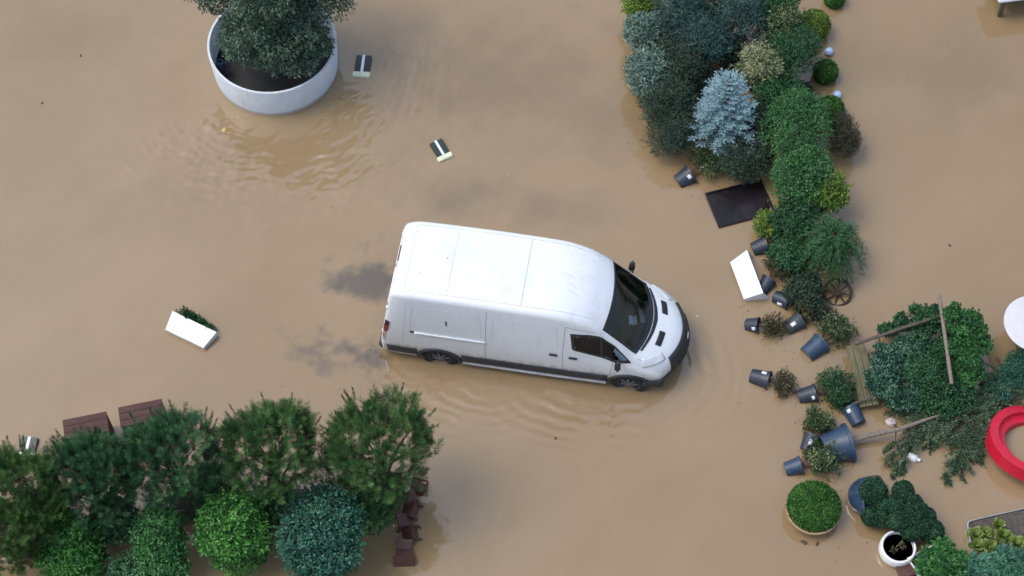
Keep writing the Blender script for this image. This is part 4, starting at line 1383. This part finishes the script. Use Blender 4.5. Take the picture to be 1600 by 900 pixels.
tipped(1070, 278, 1106, 262, 29, 30, 'spots', 'black pot with a white label tipped over above the floating dark board', (20, .8), n=2200)
tipped(1188, 386, 1222, 378, 28, 24, 'deep', 'tipped blue-black pot just above the white trough', None, n=1400)
tipped(1196, 446, 1216, 420, 26, 28, 'red', 'blue-black pot lying against the right side of the white trough', None, n=1700)
tipped(1222, 468, 1258, 486, 28, 26, 'red', 'tipped pot with a white label below the white trough', (60, .55), n=1500)
tipped(1176, 508, 1209, 516, 27, 22, 'red', 'leftmost tipped pot with a white label beside a reddish-green shrub', (40, .8), n=1500, L=.045)
tipped(1240, 507, 1275, 488, 28, 28, 'black', 'tipped pot with a central white label right of the reddish-green shrub', (0, .45), n=1500)
tipped(1272, 545, 1306, 520, 34, 36, 'spots', 'larger blue-black pot tipped under a glossy cream-flecked shrub', None, n=2800, m=M_potblue)
tipped(1188, 591, 1223, 603, 28, 24, 'red', 'tipped pot with a white label at its lower side, furthest left of the lower pots', (-40, .7), n=1500, L=.045)
tipped(1262, 617, 1304, 612, 30, 36, 'deep', 'tipped pot with a white label beside a large dark green shrub', (35, .85), n=3400)
tipped(1335, 650, 1322, 628, 30, 20, 'deep', 'small tipped pot right above the rim of the big blue tub', (-30, .8), n=700, m=M_potblue)
tipped(1265, 692, 1278, 662, 26, 28, 'spots', 'tipped black pot left of the big blue tub with plant above', (0, .5), n=1900, L=.06)
tipped(1240, 730, 1286, 722, 30, 34, 'spots', 'lowest tipped blue-black pot with a cream-flecked shrub above the terracotta bowl', None, n=3000, m=M_potblue)

# ------------------------------------------------------------------ big tub with the fallen tree
p = at(1308, 696, .15); q = at(1425, 670, .15)
hd = math.atan2(q.y - p.y, q.x - p.x)
rot = Matrix.Rotation(hd, 3, 'Z') @ Matrix.Rotation(R(84), 3, 'Y')
t = thing('fallen_tree', 'fallen tree lying in the water with its trunk still in a big blue tub', 'tree', Vector((p.x, p.y, .13)) - rot @ Vector((0, 0, .28)), rot.to_euler())
MB().lathe([(.001, .01), (.24, .01), (.25, 0), (.27, .02), (.355, .47), (.385, .475), (.39, .54), (.365, .545), (.35, .5), (.001, .46)], 36).build('tub', M_potblue, t)
MB().tube([(0, 0, .45), (-.03, .02, .9), (-.06, -.02, 1.5), (-.02, .04, 2.0), (.06, .10, 2.4), (.10, .16, 2.8)], [.05, .045, .042, .034, .022, .008], 10).build('trunk', M_barkgrey, t)
MB().tube([(0, .06, .45), (-.03, .07, .9), (-.05, .02, 1.4)], [.03, .026, .02], 8).build('second_stem', M_barkgrey, t)
inv = rot.transposed()
O_ = Vector(t.location)
lv = Leaves()
brn = MB()


def droop(u0, v0, u1, v1, n, wid, z0=.22, z1=.05, Ln=.06):
    """a bough lying on the water: side twigs set with short needles"""
    a = at(u0, v0, z0); b = at(u1, v1, z1)
    M3 = np.array(inv)
    ax = (b - a); L = ax.length; ax.normalize()
    sd_ = ax.cross(Vector((0, 0, 1))).normalized()
    l0, l1 = inv @ (a - O_), inv @ (b - O_); lm = inv @ ((a + b) * .5 + Vector((0, 0, .12)) - O_)
    brn.tube([l0, lm, l1], [.014, .009, .003], 5)
    k = max(8, int(n / 42))
    for i in range(k):
        s_ = random.uniform(.05, 1.0)
        c = a.lerp(b, s_) + Vector((0, 0, .15 * math.sin(s_ * math.pi) + random.uniform(-.03, .06)))
        tw = (ax * random.uniform(.5, 1.0) + sd_ * random.uniform(-1, 1) + Vector((0, 0, random.uniform(-.35, .25)))).normalized()
        tl = wid * random.uniform(.6, 1.6) * (1.15 - .6 * s_)
        m_ = 62
        q = RNG.uniform(0, 1, m_)
        P_ = np.array(c)[None] + np.array(tw)[None] * (q * tl)[:, None] + RNG.normal(0, .016, (m_, 3))
        P_[:, 2] -= .10 * q * q
        P_[:, 2] = np.maximum(P_[:, 2], .012)
        d = unit(np.array(tw)[None] * .7 + RNG.normal(0, .5, (m_, 3)))
        nr = unit(RNG.normal(0, .5, (m_, 3)) + np.array([0, 0, 1]))
        lv.add((P_ - np.array(O_)) @ M3.T, d @ M3.T, nr @ M3.T, Ln * RNG.uniform(.6, 1.3, m_), .017, RNG.normal(.38, .16, m_) + random.gauss(0, .18) + .12 * q)


for a in ((1425, 668, 1405, 735, 900, .22), (1400, 672, 1392, 742, 600, .18), (1440, 665, 1400, 640, 900, .3), (1470, 660, 1420, 690, 1400, .34), (1500, 655, 1455, 690, 1800, .4),
          (1510, 655, 1500, 735, 1700, .36), (1520, 660, 1478, 748, 1000, .22), (1530, 650, 1525, 715, 1300, .3), (1480, 655, 1560, 630, 2600, .44), (1530, 632, 1600, 582, 3600, .46),
          (1540, 640, 1528, 680, 900, .28), (1570, 600, 1600, 560, 2200, .38), (1450, 660, 1500, 640, 2200, .42), (1580, 590, 1550, 600, 1300, .4), (1430, 665, 1450, 640, 1000, .34)):
    droop(*a)
tag(brn.build('branch', M_twig, t), kind='stuff')
lv.build('crown', LM['drift'], t)

# ------------------------------------------------------------------ collapsed arbour with climbers
p = at(1346, 586, .25)
arb = thing('garden_arbour', 'collapsed wooden garden arbour overgrown by climbers at the right', 'arbour', (p.x, p.y, 0))
for k in range(3):
    o = MB().box((-.10 + k * .125, .02 * k, .20 + .01 * k), (.115, 1.32, .03), (R(4), R(-6), R(7)), bev=.004).build('plank', M_board, arb)


def beam(u0, v0, z0, u1, v1, z1, r, name='beam', m=None):
    a = at(u0, v0, z0) - Vector((p.x, p.y, 0)); b = at(u1, v1, z1) - Vector((p.x, p.y, 0))
    MB().tube([a, a.lerp(b, .5) + Vector((0, 0, .01)), b], r, 8).build(name, m or M_pole, arb)


beam(1336, 538, .55, 1478, 490, .95, .034, 'top_rail', M_bark)
beam(1330, 632, .20, 1420, 600, .5, .025, 'lower_rail', M_bark)
beam(1467, 460, 1.0, 1487, 600, .75, .038, 'post', M_pole)
beam(1372, 527, .35, 1405, 640, .25, .024, 'batten', M_bark)
beam(1430, 508, .5, 1450, 600, .45, .024, 'batten', M_bark)


def mass(name, label, items, style, n, L, W, cat='climber', amp=.4, upn=.6, tm=.42):
    c0 = at(items[0][0], items[0][1], 0)
    t = thing(name, label, cat, (c0.x, c0.y, BED))
    blobs = []
    for (u, v, rp, z, sq) in items:
        c = at(u, v, z); r = rp * px(c)
        blobs.append((c.x - c0.x, c.y - c0.y, z - BED, r, r, max(.08, r * sq)))
    for b in list(blobs):
        for _ in range(4):
            d = rdir(1, 0)[0]; k = random.uniform(.3, .55)
            blobs.append((b[0] + d[0] * b[3] * .8, b[1] + d[1] * b[4] * .8, b[2] + d[2] * b[5] * .5, b[3] * k, b[4] * k, b[5] * k))
    lv = Leaves(); broad(lv, blobs, int(n * 1.5), L, W, lumps=14, amp=amp, zmin=-.4, upn=upn, tmean=tm)
    mb = MB(); stems(mb, (0, 0, 0), [(b[0], b[1], b[2] + b[5] * .3) for b in blobs for _ in range(2)], .014, .1)
    mb.build('stem', M_twig, t)
    lv.build('foliage', LM[style], t)
    return t


mass('ivy_plant', 'blue-green climber with pale streaks sprawling over the left of the arbour', [(1400, 590, 40, .40, .5), (1385, 560, 28, .45, .5), (1425, 550, 30, .55, .4), (1410, 620, 30, .30, .5), (1372, 600, 22, .4, .5)], 'ivy', 8500, .055, .034)
mass('ivy_plant', 'dark climber filling the middle of the collapsed arbour', [(1450, 575, 44, .5, .5), (1470, 610, 40, .4, .5), (1440, 520, 26, .6, .4), (1455, 620, 30, .3, .5), (1500, 620, 30, .35, .5), (1476, 545, 24, .55, .5), (1470, 515, 20, .6, .5)], 'deep', 10000, .055, .034)
mass('ivy_plant', 'thin leafy climber along the upper rail of the arbour', [(1385, 518, 13, .55, .5), (1410, 505, 15, .65, .5), (1440, 492, 18, .8, .5), (1462, 492, 16, .85, .6)], 'deep', 2600, .06, .038)
mass('hedge_bush', 'bright green upright bush on the right side of the arbour', [(1505, 510, 30, .9, .6), (1512, 545, 32, .75, .7), (1515, 580, 26, .55, .7), (1490, 490, 16, 1.0, .6)], 'hedge', 9000, .055, .034, 'bush')
mass('drifting_branches', 'grey-green conifer branches below the white round table', [(1585, 590, 30, .3, .5), (1600, 570, 30, .35, .5), (1560, 610, 24, .25, .5)], 'teal', 4200, .06, .016, 'branches')

# little things near the fallen tree
p = at(1426, 716)
t = thing('white_bottle', 'small white plastic canister floating below the fallen tree', 'canister', (p.x, p.y, .02), (R(80), R(15), R(60)))
MB().lathe([(.001, -.10), (.075, -.10), (.085, -.08), (.085, .06), (.04, .10), (.03, .13), (.001, .13)], 20).build('canister_body', M_whiteplast, t)
MB().lathe([(.036, .115), (.036, .15), (.001, .15)], 14).build('cap', M_paper, t)
p = at(1392, 660)
t = thing('litter_bag', 'crumpled pinkish white bag floating above the fallen trunk', 'bag', (p.x, p.y, .02), (0, 0, R(30)))
lat = [(.11 * math.sin(q) * random.uniform(.75, 1.1), -.05 * math.cos(q)) for q in np.linspace(.05, math.pi - .05, 9)]
bm_ = MB().lathe(lat, 14)
bm_.v = [(x * random.uniform(.8, 1.15), y * random.uniform(.7, 1.1), z + random.uniform(-.012, .012)) for x, y, z in bm_.v]
bm_.build('crumpled_film', mat('pinkish_film', (.50, .43, .42), .35, .3, 20), t, 20)

# ------------------------------------------------------------------ bowl with grass ball
c = at(1268, 803)
t = thing('terracotta_bowl', 'pale terracotta bowl holding a dense green clipped mound', 'potted plant', (c.x, c.y, BED))
MB().lathe([(.001, 0), (.30, 0), (.44, .16), (.50, .36), (.525, .38), (.52, .40), (.485, .40), (.47, .36), (.001, .33)], 48).build('bowl', M_terra, t)
lv = Leaves(); broad(lv, [(0, .02, .43, .485, .48, .40)], 20000, .045, .020, lumps=120, amp=.05, depth=.05, zmin=-.1, lw=.5, flat=1.0, upn=.2, sprig=0)
lv.build('foliage', LM['ball'], t)

# blue glazed pot with cloud-pruned tree, tipped to the right
p = at(1350, 776, .1); q = at(1462, 822, .1)
hd = math.atan2(q.y - p.y, q.x - p.x)
rot = Matrix.Rotation(hd, 3, 'Z') @ Matrix.Rotation(R(58), 3, 'Y')
t = thing('cloud_pruned_tree', 'cloud-pruned tree with round dark pads tipped over in a blue glazed pot', 'tree', Vector((p.x, p.y, .12)) - rot @ Vector((0, 0, .22)), rot.to_euler())
MB().lathe([(.001, 0), (.24, 0), (.34, .12), (.40, .30), (.40, .40), (.425, .41), (.425, .45), (.385, .45), (.37, .40), (.001, .38)], 40).build('pot', M_glaze, t)
MB().lathe([(.001, .405), (.36, .40), (.36, .38)], 24).build('soil', M_soil, t)
inv = rot.transposed(); O_ = Vector(t.location)
lv = Leaves(); tb = MB()
c0 = Vector((0, 0, .4))
for u, v, rp, z in ((1364, 768, 25, .50), (1378, 802, 25, .32), (1362, 806, 18, .28), (1411, 768, 19, .50), (1394, 790, 19, .55), (1428, 786, 15, .50), (1404, 812, 21, .45), (1424, 806, 20, .50), (1449, 806, 14, .42), (1437, 800, 16, .5), (1425, 828, 20, .35), (1456, 830, 21, .30), (1440, 824, 18, .4)):
    c = at(u, v, z); r = rp * .88 * px(c)
    l = inv @ (c - O_)
    broad(lv, [(l.x, l.y, l.z, r, r, r)], 5200, .036, .023, lumps=40, amp=.06, depth=.07, zmin=-1, upn=.0, lw=.5, flat=1.0, sprig=0)
    tb.tube([c0, c0.lerp(l, .5) + Vector((0, 0, .05)), l], [.03, .018, .01], 7)
tag(tb.build('trunk', M_barkgrey, t), kind='stuff')
lv.build('foliage', LM['cloud'], t)

# white round pot, brown pot, white-edged trough with leafy plant
c = at(1400, 862)
t = thing('white_pot', 'round white pot full of dark water at the bottom right', 'pot', (c.x, c.y, BED))
MB().lathe([(.001, 0), (.22, 0), (.30, .08), (.345, .22), (.345, .34), (.325, .40), (.305, .41), (.285, .40), (.285, .30), (.27, .26), (.001, .26)], 48).build('bowl', mat('white_glaze', (.78, .79, .78), .25, .05, 4, coat=.4), t)
MB().lathe([(.001, .30), (.283, .30)], 32).build('soil', mat('dark_pot_water', (.022, .024, .016), .08, .3, 6), t)
lv = Leaves(); broad(lv, [(.08, .05, .33, .1, .07, .03), (-.1, -.05, .32, .08, .06, .03)], 130, .06, .03, lumps=4)
lv.build('floating_leaves', LM['red'], t)
t = lying_pot(1414, 893, .34, .40, -70, 78, 'dark brown square pot lying below the round white pot', group=None)
p = at(1462, 905)
t = thing('white_trough', 'white-edged trough with leafy green plants at the bottom right corner', 'planter', (p.x, p.y, BED), (0, 0, R(-62)))
trough(t, 1.1, .62, .34, tap=.9)
MB().box((0, 0, .26), (.98, .5, .05), bev=.01).build('soil', M_soil, t)
mass('leafy_plant', 'bright green broad-leaved plant beside the round white pot', [(1470, 880, 36, .45, .6), (1490, 890, 30, .4, .6), (1455, 885, 24, .4, .6)], 'hedge', 2600, .11, .05, 'plant', tm=.6)
mass('leafy_plant', 'blue-green spiky conifer at the bottom right corner below the lettuces', [(1540, 892, 34, .4, .5), (1575, 888, 36, .45, .5), (1605, 892, 30, .4, .5)], 'teal', 3800, .11, .03, 'plant', tm=.72)

# raised bed with lettuces
bp = [at(1507, 819), at(1620, 793), at(1640, 848), at(1517, 876)]
bc = (bp[0] + bp[1] + bp[2] + bp[3]) / 4
t = thing('raised_bed', 'grey-edged raised soil bed with lettuces at the bottom right', 'planter', (bc.x, bc.y, 0))
loc_ = [q - bc for q in bp]
mb = MB()
rim, N_ = [], 6
for i in range(4):
    a, b, c = loc_[i - 1], loc_[i], loc_[(i + 1) % 4]
    p0 = b + (a - b).normalized() * .10; p1 = b + (c - b).normalized() * .10
    for q in np.linspace(0, 1, N_): rim.append(p0 * (1 - q)**2 + b * 2 * q * (1 - q) + p1 * q * q)
n = len(rim)
cen = Vector((0, 0, 0))
vs = []
for k, z in ((1.0, BED), (1.0, .14), (.965, .14), (.965, BED + .02)): vs += [(q.x * k, q.y * k, z) for q in rim]
mb.add(vs, [(j * n + k, j * n + (k + 1) % n, (j + 1) * n + (k + 1) % n, (j + 1) * n + k) for j in range(3) for k in range(n)])
mb.build('edging', M_galv, t)
mb = MB(); mb.add([(q.x * .962, q.y * .962, .10) for q in rim], [tuple(range(n))])
mb.build('soil', mat('grey_garden_soil', (.085, .072, .062), .95, .5, 12, bump=1, bump_scale=45), t)
for i, (u, v, rp, lab) in enumerate(((1524, 836, 11, 'top left lettuce in the raised bed'), (1526, 853, 11, 'bottom left lettuce in the raised bed'), (1541, 831, 8, 'small lettuce at the top, second from left in the raised bed'),
                                     (1559, 821, 10, 'greenest lettuce at the top of the raised bed'), (1566, 838, 12, 'lettuce right of the middle of the raised bed'), (1546, 855, 12, 'palest yellow lettuce at the bottom of the raised bed'), (1587, 850, 13, 'rightmost lettuce in the raised bed'))):
    c = at(u, v, .12)
    lt = thing('lettuce', lab, 'lettuce', (c.x, c.y, .10), group='lettuces in the raised bed')
    r = 1.22 * rp * px(c); lv = Leaves(); k = 60
    a = RNG.uniform(0, 2 * np.pi, k); e = RNG.uniform(.15, 1.2, k)
    d = np.stack([np.cos(a) * np.cos(e), np.sin(a) * np.cos(e), np.sin(e)], 1)
    up = np.stack([-np.cos(a) * np.sin(e), -np.sin(a) * np.sin(e), np.cos(e)], 1) + RNG.normal(0, .15, (k, 3))
    lv.add(d * .01, d, up, r * RNG.uniform(.7, 1.2, k), r * .62, RNG.normal(.5, .22, k), .15, .68)
    lv.build('leaves', LM['lettuce'], lt)
    MB().tube([(0, 0, -.02), (0, 0, .03)], .012, 6).build('stalk', M_cream, lt)

# ------------------------------------------------------------------ red ring, white round table, white bench top
c = at(1618, 694, .25)
t = thing('red_ring', 'big red plastic ring at the right edge of the picture', 'garden furniture', (c.x, c.y, .20), (R(-14), R(10), 0))
MB().lathe([(.92, -.16), (.94, -.14), (.94, .14), (.92, .16), (.78, .16), (.765, .145), (.76, .045), (.745, .03), (.62, .03), (.60, .01), (.60, -.14), (.62, -.16)], 72, closed=True, sy=.92).build('ring_body', M_redpl, t)
prof = [(.93 + .016 * math.cos(q), .15 + .016 * math.sin(q)) for q in np.linspace(0, 2 * math.pi, 8, endpoint=False)]
MB().lathe(prof, 72, closed=True, sy=.92).build('edge_bead', M_redpl, t)

c = at(1620, 506, .72)
t = thing('round_table', 'round white table top at the right edge of the picture', 'table', (c.x, c.y, BED))
MB().lathe([(.001, .83), (.62, .83), (.64, .845), (.64, .86), (.62, .87), (.001, .87)], 64).build('tabletop', mat('off_white_tabletop', (.58, .57, .585), .5, .06, 5, dirt=(.45, .42, .38), dirt_amt=.4), t)
MB().lathe([(.34, 0), (.34, .03), (.05, .06), (.04, .8), (.14, .83), (.001, .83)], 32).build('pedestal', M_galv, t)

c = at(1605, -12, .62)
t = thing('white_bench', 'white slab top of a bench or stand at the top right corner', 'garden furniture', (c.x + .55, c.y + .32, BED), (0, 0, R(9)))
MB().box((0, 0, .78), (2.6, .85, .09), bev=.02).build('slab', M_whiteplast, t)
for sx in (-1, 1):
    for sy in (-1, 1): MB().box((sx * 1.1, sy * .3, .37), (.09, .09, .73), bev=.008).build('leg', M_bark, t)
MB().box((0, .1, .40), (2.1, .5, .05), bev=.006).build('shelf', M_darkboard, t)

# ------------------------------------------------------------------ flotsam
lv = Leaves()
for (u, v, su, sv, n) in ((1215, 560, 60, 40, 70), (1230, 660, 40, 60, 60), (1105, 300, 40, 20, 30), (1000, 190, 14, 60, 40), (1330, 330, 14, 80, 40), (1420, 720, 50, 24, 60), (1330, 800, 30, 40, 30), (640, 800, 24, 50, 40), (520, 600, 120, 26, 20), (1195, 480, 30, 40, 40), (620, 575, 30, 12, 14), (1390, 480, 60, 20, 24)):
    n = max(4, int(n * .35))
    P_ = np.array([list(at(u + random.gauss(0, su), v + random.gauss(0, sv), .012)) for _ in range(n)])
    a_ = RNG.uniform(0, 2 * np.pi, n)
    lv.add(P_, np.stack([np.cos(a_), np.sin(a_), np.zeros(n)], 1), np.tile([0, 0, 1.0], (n, 1)) + RNG.normal(0, .1, (n, 3)), RNG.uniform(.02, .055, n), RNG.uniform(.008, .022, n), RNG.uniform(0, 1, n), .05)
lit = lv.build('leaf_litter', LM['red'], None)
tag(lit, 'tiny leaves and twigs drifting on the water beside the plants', 'leaf litter', kind='stuff')

for u, v, s, m, lab in ((350, 203, .06, M_yellowleaf, 'pale yellow leaf floating below the round planter'), (126, 87, .035, M_debris, 'dark scrap floating near the top left corner'), (66, 161, .03, M_debris, 'dark scrap floating at the left edge, below the other scrap'),
                        (795, 273, .03, M_yellowleaf, 'tiny yellowish leaf floating behind the van roof'), (868, 685, .035, M_debris, 'dark scrap floating in the ripples below the van'), (1484, 383, .035, M_debris, 'dark scrap floating right of the weeping conifer'),
                        (1257, 848, .07, M_debris, 'left dark scrap floating below the terracotta bowl'), (1277, 850, .05, M_debris, 'right dark scrap floating below the terracotta bowl'), (1090, 494, .025, M_paper, 'white speck floating just ahead of the van nose')):
    p = at(u, v, .004)
    a = random.uniform(0, 6.28)
    mb = MB()
    k = 9
    ring = [(s * (1.25 if i % 2 else .9) * math.cos(2 * math.pi * i / k) * random.uniform(.8, 1.2), s * .55 * math.sin(2 * math.pi * i / k) * random.uniform(.8, 1.2), random.uniform(0, .012)) for i in range(k)]
    mb.add([(0, 0, .016)] + ring, [(0, 1 + i, 1 + (i + 1) % k) for i in range(k)])
    o = mb.build('floating_scrap', m, None, 0, loc=p, rot=(0, 0, a))
    s_ = o.modifiers.new('thickness', 'SOLIDIFY'); s_.thickness = .004
    tag(o, lab, 'debris', 'scraps floating on the water')
